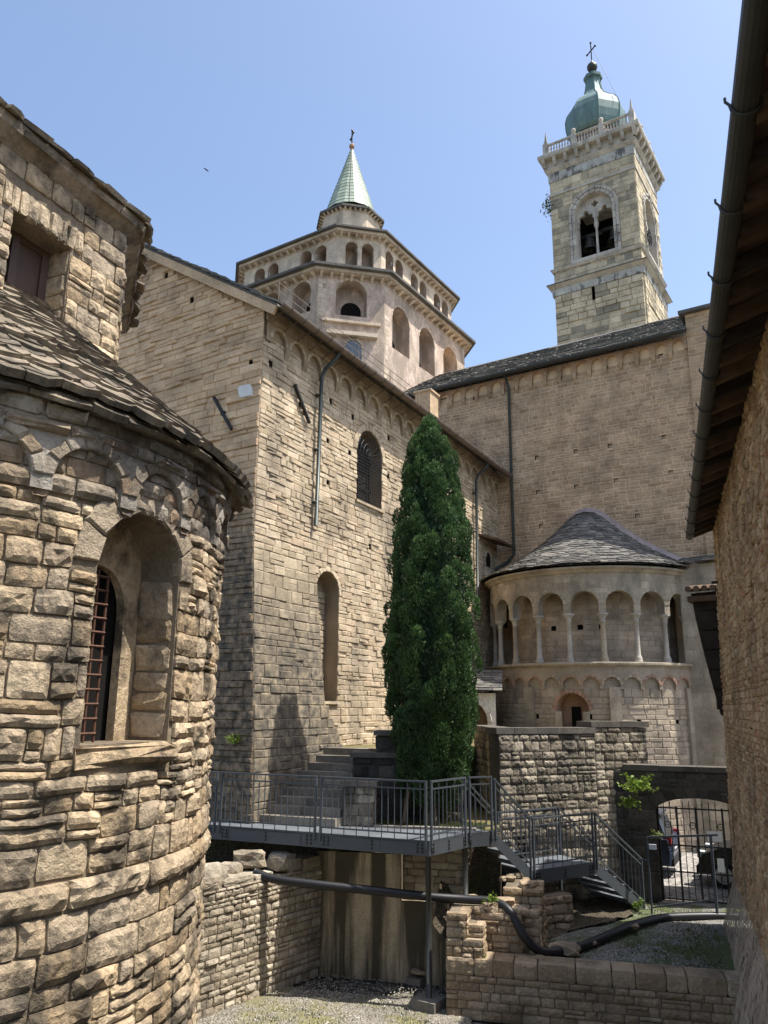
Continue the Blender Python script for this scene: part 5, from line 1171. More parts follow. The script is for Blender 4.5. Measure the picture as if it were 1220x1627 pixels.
ga_, gb_ = (-5.98, 19.345), (-2.60, 20.097); gL = math.hypot(gb_[0] - ga_[0], gb_[1] - ga_[1])
garch = Arch(1.80, .92, .6, 2.72, ring=.20, k=.34)
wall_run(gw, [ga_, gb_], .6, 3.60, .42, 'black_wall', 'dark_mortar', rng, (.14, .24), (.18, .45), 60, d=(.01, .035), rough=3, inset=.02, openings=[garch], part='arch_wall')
gdv = Vector((gb_[0] - ga_[0], gb_[1] - ga_[1])); Fgw = plane_frame(ga_, gdv, (gdv.y, -gdv.x)); arc_ = garch.arc(12); arc2 = [(garch.uc + (p[0] - garch.uc) * 1.16, p[1] + .22) for p in arc_]
masonry(gw, Fgw, [[arc_[k], arc_[k + 1], arc2[k + 1], arc2[k]] for k in range(12)], 'black_wall', rng, 12, name='voussoir', d=(.02, .03), gap=.004, inset=.012)
coping(gw, (-5.78, 19.39), gb_, 3.605, .56, .12, .07, rng, 4)
gate = thing('iron_gate', (-4.3, 19.75, .8), 'black wrought-iron gate with ring ornaments under the stone arch', 'gate')
gd = Vector((gb_[0] - ga_[0], gb_[1] - ga_[1], 0)).normalized(); gn = Vector((gd.y, -gd.x, 0)); go = Vector((*ga_, 0)) - gn * .2
GP = lambda u, v: tuple(go + gd * u + Vector((0, 0, v)))
for k in range(13):
    u = .91 + k * .139; big = k in (3, 6, 10)
    m_ = MB(); m_.bar(GP(u, .80), GP(u, 2.88 if not big else 2.82), .040 if big else .016)
    if not big: p = Vector(GP(u, 2.88)); m_.lathe(p, [(.014, 0), (.001, .09)], 5)
    m_.build('gate_bar', 'iron', gate)
for v in (.84, 1.42, 1.98, 2.78): m_ = MB(); m_.bar(GP(.88, v), GP(2.63, v), .022 if v < 2.7 else .045, .03); m_.build('gate_rail', 'iron', gate)
for v in (1.34, 1.90, 2.42):
    for u in (1.12, 1.65, 2.24):
        m_ = MB(); c = Vector(GP(u, v)); m_.tube([c + gd * (.065 * math.cos(t)) + Vector((0, 0, .065 * math.sin(t))) for t in [2 * math.pi * j / 14 for j in range(15)]], .010, 5)
        m_.bar(c - gd * .065, c + gd * .065, .01); m_.build('ring_ornament', 'iron', gate)
for u in (.91, 2.60): m_ = MB(); m_.bar(GP(u, .6), GP(u, 2.84), .05); m_.build('gate_post', 'iron', gate)
m_ = MB(); m_.obox(Vector(GP(1.8, .74)), gd * 1.0, gn * .25, (0, 0, .06)); tag(m_.build('gate_threshold', 'step'), 'flat stone threshold below the iron gate', 'step')
hr_ = thing('ramp_handrail', (-4.4, 18.5, .8), 'thin grey steel handrail frame standing before the iron gate', 'handrail')
for a, b, w in (((-5.03, 18.32, 2.31), (-3.64, 18.65, 2.44), .04), ((-5.03, 18.32, .8), (-5.03, 18.32, 2.31), .035), ((-3.78, 18.62, .8), (-3.78, 18.62, 2.42), .05), ((-5.03, 18.32, .92), (-3.78, 18.62, 1.18), .03), ((-5.25, 18.27, 1.85), (-5.03, 18.32, 1.85), .03)):
    m_ = MB(); m_.bar(a, b, w); m_.build('rail' if abs(a[2] - b[2]) < .5 else 'post', 'steel', hr_)
m_ = MB(); m_.obox((-4.93, 18.36, 2.12), gd * .075, gn * .02, (0, 0, .05)); m_.build('small_box', 'paper', hr_)

# ------------------------------------------------------------ pit: walls, footing, stones
rng = random.Random(52)
pl_ = thing('pit_wall', (-10.3, 12, 0), 'old grey rubble wall along the left side of the pit, sunlit', 'wall')
wall_run(pl_, [(-10.13, 13.6), (-10.55, 8.2)][::-1], -.05, 1.92, .6, 'pit', 'pit_mortar', rng, (.07, .16), (.10, .34), 230, d=(.012, .05), rough=3, inset=.018, split=.05, part='rubble_face')
ctop = []
F_ = plane_frame((-10.55, 8.2), (.42, 5.4), (5.4, -.42))
masonry(pl_, F_, [[(u, 1.9), (u + w, 1.9), (u + w, 1.9 + h), (u, 1.9 + h)] for u, w, h in ((1.6, .6, .26), (2.2, .5, .24), (2.75, .7, .16), (3.5, .45, .12), (4.35, .35, .26), (4.75, .5, .22), (5.2, .3, .14))], 'pit', rng, 9, name='cap_stone', d=(.0, .05), gap=.01, inset=.06, emb=.5, rough=2)
def boulder(name, c, r, mat, rng, th=None, sx=1.0, sy=1.0, sz=.7, rot=0.0):
    bm = bmesh.new(); bmesh.ops.create_icosphere(bm, subdivisions=2, radius=1.0)
    ph = [rng.uniform(0, 6) for _ in range(6)]
    for v in bm.verts:
        p = v.co; k = 1 + .16 * math.sin(2.3 * p.x + ph[0]) + .13 * math.sin(3.1 * p.y + ph[1]) + .12 * math.sin(2.9 * p.z + ph[2]) + rng.uniform(-.06, .06)
        q = Vector((max(-.72, min(.72, p.x)) * sx, max(-.72, min(.72, p.y)) * sy, max(-.66, min(.66, p.z)) * sz)) * k * r * 1.25
        v.co = Vector((q.x * math.cos(rot) - q.y * math.sin(rot), q.x * math.sin(rot) + q.y * math.cos(rot), q.z)) + Vector(c)
    me = bpy.data.meshes.new(name); bm.to_mesh(me); bm.free(); me.materials.append(M[mat])
    at = me.attributes.new('tint', 'FLOAT', 'FACE'); t = rng.random(); at.data.foreach_set('value', [t] * len(me.polygons))
    o = bpy.data.objects.new(name, me); COL.objects.link(o); attach(o, th); return o
for c, r_, sx, sy, rot, lab in (((-10.65, 10.75, 2.12), .26, 1.6, .9, 1.5, 'long pale boulder lying on the rubble pit wall beside the round chapel'), ((-10.72, 12.0, 2.2), .25, 1.2, 1, .6, 'tallest pale boulder on the rubble pit wall'),
                                ((-10.5, 12.55, 2.1), .24, 1.3, .9, .2, 'rounded pale boulder at the deck end of the rubble pit wall'), ((-10.75, 11.5, 2.1), .18, 1, 1, 2, 'small pale boulder in the gap between larger boulders on the pit wall')):
    tag(boulder('boulder', c, r_, 'pit', rng, None, sx, sy, .7, rot), lab, 'rock', 'boulders on the pit wall')
cw_ = MB(); cw_.prism([(-10.2, 13.42), (-8.62, 14.026), (-8.72, 14.286), (-10.3, 13.68)], -.05, 2.2); cw_.prism([(-8.618, 14.028), (-7.75, 14.36), (-7.85, 14.62), (-8.718, 14.288)], -.05, 1.36); tag(cw_.build('concrete_wall', 'concrete'), 'stained concrete wall at the back of the pit below the deck', 'wall')
cl = thing('pit_side_wall', (-8, 14.8, 1.3), 'rough stone wall in shadow between the concrete wall and the deck', 'wall')
wall_run(cl, [(-10.2, 13.72), (-7.6, 14.75)], 1.3, 2.55, .3, 'pit', 'pit_mortar', rng, (.12, .22), (.15, .4), 60, d=(.02, .05), rough=1, inset=.025, part='stone_face')
lw_ = thing('low_wall', (-4.8, 14.1, 0), 'low brown stone wall in shade across the bottom of the pit', 'wall')
FLw_a, FLw_b = (-7.10, 13.02), (-2.35, 14.72)
wall_run(lw_, [FLw_a, FLw_b], -.05, .62, .5, 'tan', 'pit_mortar', rng, (.09, .17), (.15, .46), 150, d=(.012, .04), rough=3, inset=.018, split=.06, part='lower_courses')
dv = Vector((FLw_b[0] - FLw_a[0], FLw_b[1] - FLw_a[1])); F_ = plane_frame(FLw_a, dv, (dv.y, -dv.x))
masonry(lw_, F_, [p for p in layout(0, dv.length, .62, .88, (.26, .26), (.3, .62), rng)], 'tan', rng, 20, name='top_stone', d=(.01, .035), gap=.006, inset=.02, emb=.48, rough=3)
pi_ = thing('ruined_pier', (-6.6, 13.6, .8), 'broken tan rubble pier stepping down to the low wall, hose over it', 'wall')
dl = Vector((dv.x, dv.y, 0)).normalized(); dn = Vector((dl.y, -dl.x, 0)); o_ = Vector((*FLw_a, 0)) - dn * .05
PB = lambda u, w: tuple((o_ + dl * u - dn * w).to_2d())
steps_ = [(0.0, .62, .0, .55, .86, 1.16), (.0, .34, .02, .55, 1.16, 1.55), (.30, .62, .12, .6, 1.16, 1.36), (.0, 1.20, .55, 1.25, .7, 1.55), (.55, 1.25, .5, 1.1, .7, 1.48), (.9, 1.6, 1.0, 1.9, .7, 1.80), (1.2, 1.55, .75, 1.2, .7, 1.5)]
for k, (u0, u1, w0, w1, z0, z1) in enumerate(steps_):
    for fa, fb in (((u0, w0), (u1, w0)), ((u1, w0), (u1, w1))):
        a, b = PB(*fa), PB(*fb); v2 = Vector((b[0] - a[0], b[1] - a[1])); Fp = plane_frame(a, v2, (v2.y, -v2.x))
        masonry(pi_, Fp, layout(0, v2.length, z0, z1 - .12, (.10, .18), (.12, .36), rng, split=.1) + layout(0, v2.length, z1 - .12, z1 - .0, (.12, .12), (.2, .45), rng), 'tan', rng, 40, d=(.01, .045), gap=.006, inset=.022, emb=.12, rough=3)
    q = [PB(u0 + .03, w0 + .03), PB(u1 - .03, w0 + .03), PB(u1 - .03, w1), PB(u0 + .03, w1)]; m_ = MB(); m_.prism(q, z0 - .1, z1 - .02); m_.build('rubble_core', 'pit_mortar', pi_)
for k in range(16):
    u, w = rng.uniform(.1, 1.7), rng.uniform(.2, 1.9); z = max([s_[5] for s_ in steps_ if s_[0] - .05 <= u <= s_[1] + .05 and s_[2] - .05 <= w <= s_[3] + .05] or [.82])
    c = PB(u, w); boulder('loose_stone', (c[0], c[1], z + .03), rng.uniform(.07, .14), 'tan', rng, pi_, rng.uniform(.8, 1.5), 1, .6, rng.uniform(0, 3))
rk = thing('rubble_bank', (-6.0, 16.4, 1.0), 'rough stone footing under the landing of the steel stairs', 'wall')
wall_run(rk, [(-6.75, 15.35), (-6.05, 16.35)], .6, 1.40, .5, 'tan', 'pit_mortar', rng, (.12, .2), (.15, .36), 40, d=(.02, .06), rough=1, inset=.03, ends=True, part='stone_face')
for k, (x, y, z, r_, lab) in enumerate(((-5.55, 14.55, .92, .17, 'flat grey stone wedged over the black hose'), (-5.32, 15.15, .9, .10, 'small flat stone under the middle of the black hose'), (-4.95, 16.7, .9, .09, 'small stone beside the black hose near the stairs'), (-8.22, 14.02, .2, .09, 'yellowish stone on the dark block by the concrete wall'))):
    tag(boulder('loose_rock', (x, y, z), r_, 'tan', rng, None, 1.6, 1, .5, k), lab, 'rock')
MBb = MB(); MBb.box((-8.44, 13.90, 0), (-8.12, 14.12, .11)); tag(MBb.build('floor_block', 'footing'), 'small dark block on the gravel by the concrete wall', 'block')

# ------------------------------------------------------------ steel walkway with railings and stairs
wk = thing('steel_walkway', (-9.0, 13.0, 2.6), 'grey steel walkway with barred railings and stairs leading down to the terrace', 'walkway')
ZD = 2.66; A, B, Cc, Lf = Vector((-7.43, 13.05, 0)), Vector((-7.30, 14.29, 0)), Vector((-6.98, 14.78, 0)), Vector((-14.5, 11.672, 0))
def fascia(a, b, za, zb, h=.26, bolts=True):
    a, b = Vector((a[0], a[1], za)), Vector((b[0], b[1], zb)); d = b - a; dh = Vector((d.x, d.y, 0)).normalized(); nr = Vector((dh.y, -dh.x, 0))
    m_ = MB(); m_.add([a, b, b - Vector((0, 0, h)), a - Vector((0, 0, h))] + [p - nr * .012 for p in (a, b, b - Vector((0, 0, h)), a - Vector((0, 0, h)))], [(0, 3, 2, 1), (4, 5, 6, 7), (0, 1, 5, 4), (2, 3, 7, 6), (1, 2, 6, 5), (3, 0, 4, 7)])
    p_ = m_.build('fascia_beam', 'steel', wk)
    if bolts:
        bo = MB(); L = d.length
        for t in ([.06, .10, .5, .90, .94] if L > 1.2 else [.12, .88]):
            for k in range(3):
                c = a + d * t - Vector((0, 0, h * (.28 + .24 * k))); bo.obox(c + nr * .006, dh * .014, nr * .012, (0, 0, .016))
        bo.build('bolts', 'iron', p_)
    return p_
dirF = (A - Lf).normalized(); segs = [Lf, A - dirF * 6.85, A - dirF * 4.45, A - dirF * 2.22, A]
for a, b in zip(segs, segs[1:]): fascia(a, b, ZD + .02, ZD + .02)
fascia(A, B, ZD + .02, ZD + .02); fascia(B, Cc, ZD + .02, ZD + .02)
# deck plates
back_pts = [Vector((-14.3, 12.3, 0)), Vector((-12.0, 12.82, 0)), Vector((-11.3, 13.05, 0)), Vector((-9.9, 13.72, 0)), Vector((-8.6, 14.1, 0)), Vector((-7.45, 14.62, 0))]
def lerp_pl(pl2, t):
    n = len(pl2) - 1; x = min(t * n, n - 1e-6); i = int(x); return pl2[i].lerp(pl2[i + 1], x - i)
for k in range(11):
    t0, t1 = k / 11 + .001, (k + 1) / 11 - .001; a, b = Lf.lerp(A, t0), Lf.lerp(A, t1); c, d = lerp_pl(back_pts, t1), lerp_pl(back_pts, t0)
    m_ = MB(); m_.prism([(p.x, p.y) for p in (a, b, c, d)], ZD - .03, ZD, rng.random()); m_.build('deck_plate', 'steel_floor', wk)
m_ = MB(); m_.prism([(p.x, p.y) for p in (A, B, Cc, Vector((-7.95, 15.25, 0)), Vector((-7.47, 14.62, 0)))], ZD - .03, ZD - .002, .4); m_.build('deck_plate', 'steel_floor', wk)
for p in (A + Vector((-.05, .05, 0)), B + Vector((-.06, 0, 0))):
    zb = .12 if p.y < 13.5 else 1.5
    m_ = MB(); m_.tube([(p.x, p.y, zb), (p.x, p.y, ZD - .05)], .052, 12); m_.build('column', 'gutter_dark', wk, smooth=True)
m_ = MB(); m_.box((A.x - .28, A.y - .18, -.02), (A.x + .18, A.y + .28, .16)); tag(m_.build('column_footing', 'footing'), 'square concrete footing under the walkway column in the pit', 'footing')
for k in range(5):
    a = A - dirF * (1 + k * 1.6); b = lerp_pl(back_pts, max(0, 1 - (1 + k * 1.6) / 7.2)); m_ = MB(); m_.bar((a.x, a.y, ZD - .13), (b.x, b.y, ZD - .13), .06, .18); m_.build('cross_beam', 'steel', wk)
def railing(a, b, za, zb, step=.125, posts=(True, True), h=1.02):
    a, b = Vector((a[0], a[1], za)), Vector((b[0], b[1], zb)); d = b - a; Z = Vector((0, 0, 1)); dh = Vector((d.x, d.y, 0)).normalized()
    L = d.length
    r_ = MB(); r_.bar(a + Z * h, b + Z * h, .045, .03); top = r_.build('top_rail', 'steel', wk)
    for zz in (h - .13, .12): m_ = MB(); m_.bar(a + Z * zz, b + Z * zz, .025, .025); m_.build('rail', 'steel', wk)
    for q, on in ((a + dh * .02, posts[0]), (b - dh * .02, posts[1])):
        if on: m_ = MB(); m_.bar(q - Z * .12, q + Z * (h + .012), .05, .035); m_.build('post', 'steel', wk)
    n = max(2, round(Vector((d.x, d.y, 0)).length / step))
    for k in range(1, n):
        p = a + d * k / n; lo = .0 if k % 2 == 0 else .12; hi = h - .0 if k % 2 == 0 else h - .13
        m_ = MB(); m_.bar(p + Z * lo, p + Z * hi, .013); m_.build('baluster', 'steel', wk)
for a, b in zip(segs[1:], segs[2:]): railing(a + dirF * .04, b - dirF * .04, ZD, ZD)
dAB, dBC = (B - A).normalized(), (Cc - B).normalized()
railing(A + dAB * .05, B - dAB * .04, ZD, ZD); railing(B + dBC * .04, Cc - dBC * .02, ZD, ZD, .14)
sdv = Vector((math.cos(R(66)), math.sin(R(66)), 0)); sn = Vector((-sdv.y, sdv.x, 0)); SW = 1.05
S = lambda s, w=0, z=0: Cc + sdv * s + sn * w + Vector((0, 0, z))
ZL = 1.86; s1, s2, s3 = .98, 2.78, 4.25; ZB = .82
for w in (0, SW):
    fascia(S(0, w), S(s1, w), ZD + .02, ZL + .02, .25, False); fascia(S(s1, w), S(s2, w), ZL + .02, ZL + .02, .25, w == 0); fascia(S(s2, w), S(s3, w), ZL + .02, ZB + .08, .25, False)
m_ = MB(); m_.prism([tuple(S(s, w).to_2d()) for s, w in ((s1, .01), (s2, .01), (s2, SW - .02), (s1, SW - .02))], ZL - .03, ZL); m_.build('landing_plate', 'steel_floor', wk)
for (sa, sb, za, zb, n) in ((0, s1, ZD, ZL, 4), (s2, s3, ZL, ZB, 6)):
    for k in range(1, n):
        s_ = sa + (sb - sa) * k / n; z = za + (zb - za) * k / n; m_ = MB(); m_.obox(S(s_ + .02, SW / 2, z - .015), sdv * .15, sn * (SW / 2 - .015), (0, 0, .018)); m_.obox(S(s_ - .12, SW / 2, z - .04), sdv * .008, sn * (SW / 2 - .015), (0, 0, .03)); m_.build('stair_tread', 'steel_floor', wk)
for w in (0, SW):
    railing(S(.03, w), S(s1 - .02, w), ZD, ZL, .13, h=.98); railing(S(s1 + .03, w), S(s2 - .03, w), ZL, ZL, .13, h=.98); railing(S(s2 + .02, w), S(s3 - .02, w), ZL, ZB, .12, h=.98)
m_ = MB(); m_.tube([tuple(S(s1 + .1, SW - .1, .6)), tuple(S(s1 + .1, SW - .1, ZL - .1))], .045, 10); m_.tube([tuple(S(s2 - .1, SW - .1, .6)), tuple(S(s2 - .1, SW - .1, ZL - .1))], .045, 10); m_.build('landing_column', 'steel', wk)

# ------------------------------------------------------------ hose
def spline(P, n=8):
    P = [Vector(p) for p in P]; out = []
    for i in range(len(P) - 1):
        a, b, c, d = P[max(0, i - 1)], P[i], P[i + 1], P[min(len(P) - 1, i + 2)]
        for k in range(n):
            t = k / n; out.append(.5 * ((2 * b) + (c - a) * t + (2 * a - 5 * b + 4 * c - d) * t * t + (3 * b - a - 3 * c + d) * t ** 3))
    return out + [P[-1]]
hz = [(-10.45, 11.85, 2.02), (-10.1, 11.95, 1.93), (-9.4, 12.3, 1.86), (-8.5, 12.85, 1.77), (-7.6, 13.4, 1.68), (-7.1, 13.75, 1.64), (-6.62, 13.96, 1.62), (-6.3, 13.94, 1.50), (-6.05, 13.9, 1.18), (-5.85, 14.0, .96), (-5.62, 14.25, .89), (-5.35, 15.0, .88), (-5.15, 15.9, .90), (-4.98, 16.9, .89), (-4.7, 17.7, .88), (-4.25, 18.25, .87), (-3.7, 18.7, .86), (-3.0, 19.0, .85)]
m_ = MB(); m_.tube(spline(hz, 7), .078, 12); tag(m_.build('black_hose', 'hose', smooth=True), 'thick black plastic hose slung across the pit and over the broken pier', 'hose')

# ------------------------------------------------------------ stone stairs along the church and stepped parapets
st_ = thing('stone_stairs', (-10.5, 13.6, 2.6), 'worn stone steps rising along the foot of the church wall', 'stairs')
rng = random.Random(53)
for k in range(9):
    z1 = 2.66 + (k + 1) * .155; y0 = 13.12 + k * .285
    xl = -11.55; xr = -9.82 - .075 * k
    for x0, x1 in ((xl, xl + (xr - xl) * rng.uniform(.4, .6)), (None, xr)):
        if x0 is None: x0 = xp + .006
        xp = x1
        m_ = MB(); yo = (x0 + 11.2) * .42; yo2 = (x1 + 11.2) * .42; m_.prism([(x0, y0 + yo * .6), (x1, y0 + yo2 * .6), (x1, y0 + yo2 * .6 + .33), (x0, y0 + yo * .6 + .33)], z1 - .15, z1, rng.random()); m_.build('step', 'step', st_)
m_ = MB(); m_.prism([(-11.7, 13.4), (-9.84, 14.1), (-9.84, 16.9), (-11.7, 16.3)], [2.4] * 4, [2.64, 2.64, 4.0, 4.0]); m_.build('stair_core', 'pit_mortar', st_)
pw = thing('stepped_parapet', (-9.6, 14.6, 2.6), 'dark stepped stone parapet between the stone stairs and the cypress', 'wall')
for (xa, ya, xb, yb, zt_) in ((-9.80, 13.70, -9.25, 13.98, 3.52), (-10.28, 14.72, -8.5, 15.6, 4.02), (-9.95, 15.15, -8.3, 16.0, 4.48)):
    d2 = Vector((xb - xa, yb - ya)).normalized(); nb = Vector((-d2.y, d2.x)); pa, pb = Vector((xa, ya)), Vector((xb, yb)); q = [pa, pb, pb + nb * .75, pa + nb * .75]
    m_ = MB(); m_.prism([tuple(p) for p in q], 2.5, zt_ - .1); core_ = m_.build('parapet_core', 'dark_mortar', pw)
    for a, b in ((q[0], q[1]), (q[1], q[2]), (q[3], q[0])):
        v2 = b - a; Fp = plane_frame(a, v2, (v2.y, -v2.x)); masonry(core_, Fp, layout(0, v2.length, 2.5, zt_ - .1, (.15, .26), (.2, .45), rng), 'black_wall' if zt_ > 3.8 else 'dark_wall', rng, 16, d=(.01, .035), gap=.007, inset=.02, rough=1)
    m_ = MB(); e = .07; m_.prism([tuple(pa - d2 * e - nb * e), tuple(pb + d2 * e - nb * e), tuple(pb + d2 * e + nb * (.75 + e)), tuple(pa - d2 * e + nb * (.75 + e))], zt_ - .1, zt_); m_.build('coping_stone', 'cap', pw)
m_ = MB(); m_.prism([(-9.2, 13.9), (-7.35, 14.75), (-7.4, 14.87), (-9.25, 14.03)], 2.55, 2.70); tag(m_.build('grass_kerb', 'step'), 'low stone kerb along the grass at the back of the deck', 'kerb')

# ------------------------------------------------------------ white porch beside the apse
po = thing('white_porch', (-11.2, 23.4, 4.0), 'small white arched porch with slate roof between cypress and apse', 'porch')
pd = Vector((.5, .22, 0)).normalized(); F_ = plane_frame((-12.6, 22.9), (pd.x, pd.y), (pd.y, -pd.x)); pa = Arch(.78, .72, 3.8, 4.55)
m_ = MB(); backing(m_, F_, 0, 1.75, 3.8, 5.45, [pa]); reveal(m_, F_, pa, 0, -.25, back=False, floor=False); backing(m_, lambda u, v, n=0: F_(1.75, v, -u), 0, 1.6, 3.8, 5.45); m_.build('porch_wall', 'white_plaster', po)
masonry(po, F_, voussoirs(pa, 9, .0, .14), 'white_plaster', rng, 9, name='arch_moulding', d=(.03, .04), gap=.002, inset=.01)
m_ = MB(); m_.add([F_(p[0], p[1], -.24) for p in pa.outline()], [tuple(range(17))]); m_.build('porch_door', 'wood', po)
PPo = lambda u, v, n=0: tuple(Vector(F_(u, 5.5 + v * .42 + n * .9, .25 - v * .9 + n * .3)))
place_pieces(po, slab_rows(PPo, [k * .2 for k in range(9)], lambda v: (-.2, 2.0), lambda v: (.25, .5), rng, .025, .03, .03), 'slate', 30, 'slate', 'slate_courses')

# ------------------------------------------------------------ cypress
cy = thing('cypress', (-8.62, 15.2, 2.6), 'tall dark green columnar cypress growing before the church wall', 'tree')
rng = random.Random(61); TC = Vector((-8.58, 15.22, 0)); Zb, Zt = 3.15, 11.55
def hull(t):      # radius over height fraction
    pts = [(0, .48), (.05, .74), (.15, .92), (.35, 1.08), (.55, 1.0), (.72, .84), (.85, .66), (.94, .46), (1.0, .06)]
    for (a, ra), (b, rb2) in zip(pts, pts[1:]):
        if t <= b: return ra + (rb2 - ra) * (t - a) / (b - a)
    return .05
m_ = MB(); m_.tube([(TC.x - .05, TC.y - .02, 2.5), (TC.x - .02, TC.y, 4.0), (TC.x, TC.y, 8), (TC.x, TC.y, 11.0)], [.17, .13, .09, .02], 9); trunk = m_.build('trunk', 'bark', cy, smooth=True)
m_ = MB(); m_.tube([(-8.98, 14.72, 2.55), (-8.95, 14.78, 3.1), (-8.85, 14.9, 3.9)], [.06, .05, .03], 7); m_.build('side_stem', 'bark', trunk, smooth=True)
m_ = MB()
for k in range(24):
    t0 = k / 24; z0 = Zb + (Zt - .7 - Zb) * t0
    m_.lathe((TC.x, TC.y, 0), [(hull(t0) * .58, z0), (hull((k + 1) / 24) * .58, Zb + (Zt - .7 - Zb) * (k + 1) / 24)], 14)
m_.build('inner_shade_core', 'needle_core', cy)  # dark hull closing the crown, its inner shade put into the colour
fo = MB(); clumps = []
for i in range(400):
    t = (i + rng.random()) / 400; a = (i * 2.39996 + rng.uniform(-.35, .35)); h0 = hull(t)
    rc = rng.uniform(.13, .25) * (1 - .3 * t); rr = max(.02, h0 * .90 - rc * .55 + rng.uniform(-.12, .08))
    clumps.append((Vector((TC.x + rr * math.cos(a), TC.y + rr * math.sin(a), Zb + (Zt - Zb - .1) * t)), rc, rng.uniform(1.2, 1.9), a, rng.uniform(-.15, .2)))
clumps.append((Vector((TC.x, TC.y, Zt - .15)), .14, 1.8, 0, .1))
for i in range(7000):                      # inner sprays that close the gaps between the clumps
    t = rng.random(); a = rng.uniform(0, 6.283); rr = hull(t) * rng.uniform(.56, .80); p = Vector((TC.x + rr * math.cos(a), TC.y + rr * math.sin(a), Zb + (Zt - Zb - .3) * t))
    dr_ = Vector((math.cos(a) * .5 + rng.gauss(0, .4), math.sin(a) * .5 + rng.gauss(0, .4), .8)).normalized() * rng.uniform(.08, .15); sd_ = dr_.cross(Vector((rng.gauss(0, 1), rng.gauss(0, 1), rng.gauss(0, 1)))).normalized() * .022
    fo.add([p - sd_, p + dr_ * .5 - sd_, p + dr_, p + dr_ * .5 + sd_, p + sd_], [(0, 1, 2, 3, 4)], rng.uniform(0, .3))
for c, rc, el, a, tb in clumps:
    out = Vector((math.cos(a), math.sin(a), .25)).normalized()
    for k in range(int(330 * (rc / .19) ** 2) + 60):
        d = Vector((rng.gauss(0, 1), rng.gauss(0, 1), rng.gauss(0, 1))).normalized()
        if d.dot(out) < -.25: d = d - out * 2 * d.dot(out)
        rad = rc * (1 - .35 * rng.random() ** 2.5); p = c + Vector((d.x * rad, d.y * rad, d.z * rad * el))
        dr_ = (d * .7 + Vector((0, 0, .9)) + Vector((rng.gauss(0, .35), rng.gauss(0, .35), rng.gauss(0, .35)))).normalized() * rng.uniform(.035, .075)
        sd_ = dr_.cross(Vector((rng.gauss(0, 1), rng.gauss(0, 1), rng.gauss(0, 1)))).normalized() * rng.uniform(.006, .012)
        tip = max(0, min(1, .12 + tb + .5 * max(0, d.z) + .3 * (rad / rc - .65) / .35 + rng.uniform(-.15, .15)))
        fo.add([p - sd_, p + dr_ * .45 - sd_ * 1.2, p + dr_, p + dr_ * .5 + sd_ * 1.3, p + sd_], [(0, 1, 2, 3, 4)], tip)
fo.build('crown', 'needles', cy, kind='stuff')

# ------------------------------------------------------------ grass, weeds, gravel, fern
def blades(mb, pts, hmin, hmax, rng, w=.008):
    for (x, y, z) in pts:
        h = rng.uniform(hmin, hmax); a = rng.uniform(0, 6.28); lx, ly = rng.gauss(0, .4) * h, rng.gauss(0, .4) * h; d = Vector((math.cos(a), math.sin(a), 0)) * w
        b = Vector((x, y, z)); mb.add([b - d, b + d, b + Vector((lx * .4, ly * .4, h * .6)) + d * .6, b + Vector((lx, ly, h)), b + Vector((lx * .4, ly * .4, h * .6)) - d * .6], [(0, 1, 2, 3, 4)], rng.random())
rng = random.Random(71)
gp = MB(); pts = []
for cx, cy_, s_, n in ((-3.6, 17.2, .5, 900), (-3.2, 15.6, .45, 800), (-4.3, 15.4, .4, 350), (-3.5, 16.4, .6, 900), (-5.6, 14.7, .25, 220), (-4.4, 18.9, .3, 200), (-5.2, 18.9, .25, 260), (-6.2, 14.9, .3, 250)):
    for _ in range(n): 
        x, y = rng.gauss(cx, s_), rng.gauss(cy_, s_); pts.append((x, y, zt(x, y) - .01))
blades(gp, [p for p in pts if p[0] < -2.98 - (p[1] - 14.97) * .24 and p[1] > 14.0 + (p[0] + 4.8) * .36], .02, .07, rng); gp.build('terrace_grass', 'grass', kind='stuff'); bpy.data.objects['terrace_grass']['label'] = 'patchy short grass on the gravel terrace'; bpy.data.objects['terrace_grass']['category'] = 'grass'
gp = MB(); pts = [(rng.gauss(cx, s_), rng.gauss(cy_, s_), -.005) for cx, cy_, s_, n in ((-8.0, 12.7, .3, 260), (-9.3, 11.6, .5, 420), (-8.8, 11.0, .6, 420), (-9.6, 10.6, .4, 300), (-7.3, 12.4, .2, 120)) for _ in range(n)]
blades(gp, pts, .02, .06, rng); tag(gp.build('pit_grass', 'grass', kind='stuff'), 'thin dry grass on the pit floor', 'grass')
gp = MB(); pts = []
for _ in range(3600):
    t = rng.random(); p = Vector((-9.2, 14.1, 0)).lerp(Vector((-7.3, 15.0, 0)), t) + Vector((-.4, .9, 0)) * rng.random() * .9; pts.append((p.x, p.y, 2.60))
blades(gp, pts, .05, .12, rng); tag(gp.build('court_grass', 'grass', kind='stuff'), 'sunlit grass strip under the cypress', 'grass')
pb = MB()
def pebble(x, y, z, r_):
    vs = [Vector((x, y, z)) + Vector((rng.uniform(.6, 1.2) * r_ * math.cos(k * 1.257), rng.uniform(.6, 1.2) * r_ * math.sin(k * 1.257), 0)) for k in range(5)] + [Vector((x + rng.uniform(-.3, .3) * r_, y + rng.uniform(-.3, .3) * r_, z + r_ * rng.uniform(.5, .9)))]
    pb.add(vs, [(k, (k + 1) % 5, 5) for k in range(5)], rng.random())
for _ in range(5000):
    x, y = rng.uniform(-10.2, -6.5), rng.uniform(9.0, 14.2)
    if y > 13.55 + (x + 10) * .38 or (x > -7.2 and y > 13.1): continue
    pebble(x, y, 0, rng.uniform(.010, .024))
pb.build('loose_gravel', 'pebble', kind='stuff'); tag(bpy.data.objects['loose_gravel'], 'pale loose gravel on the pit floor', 'gravel')
pb = MB()
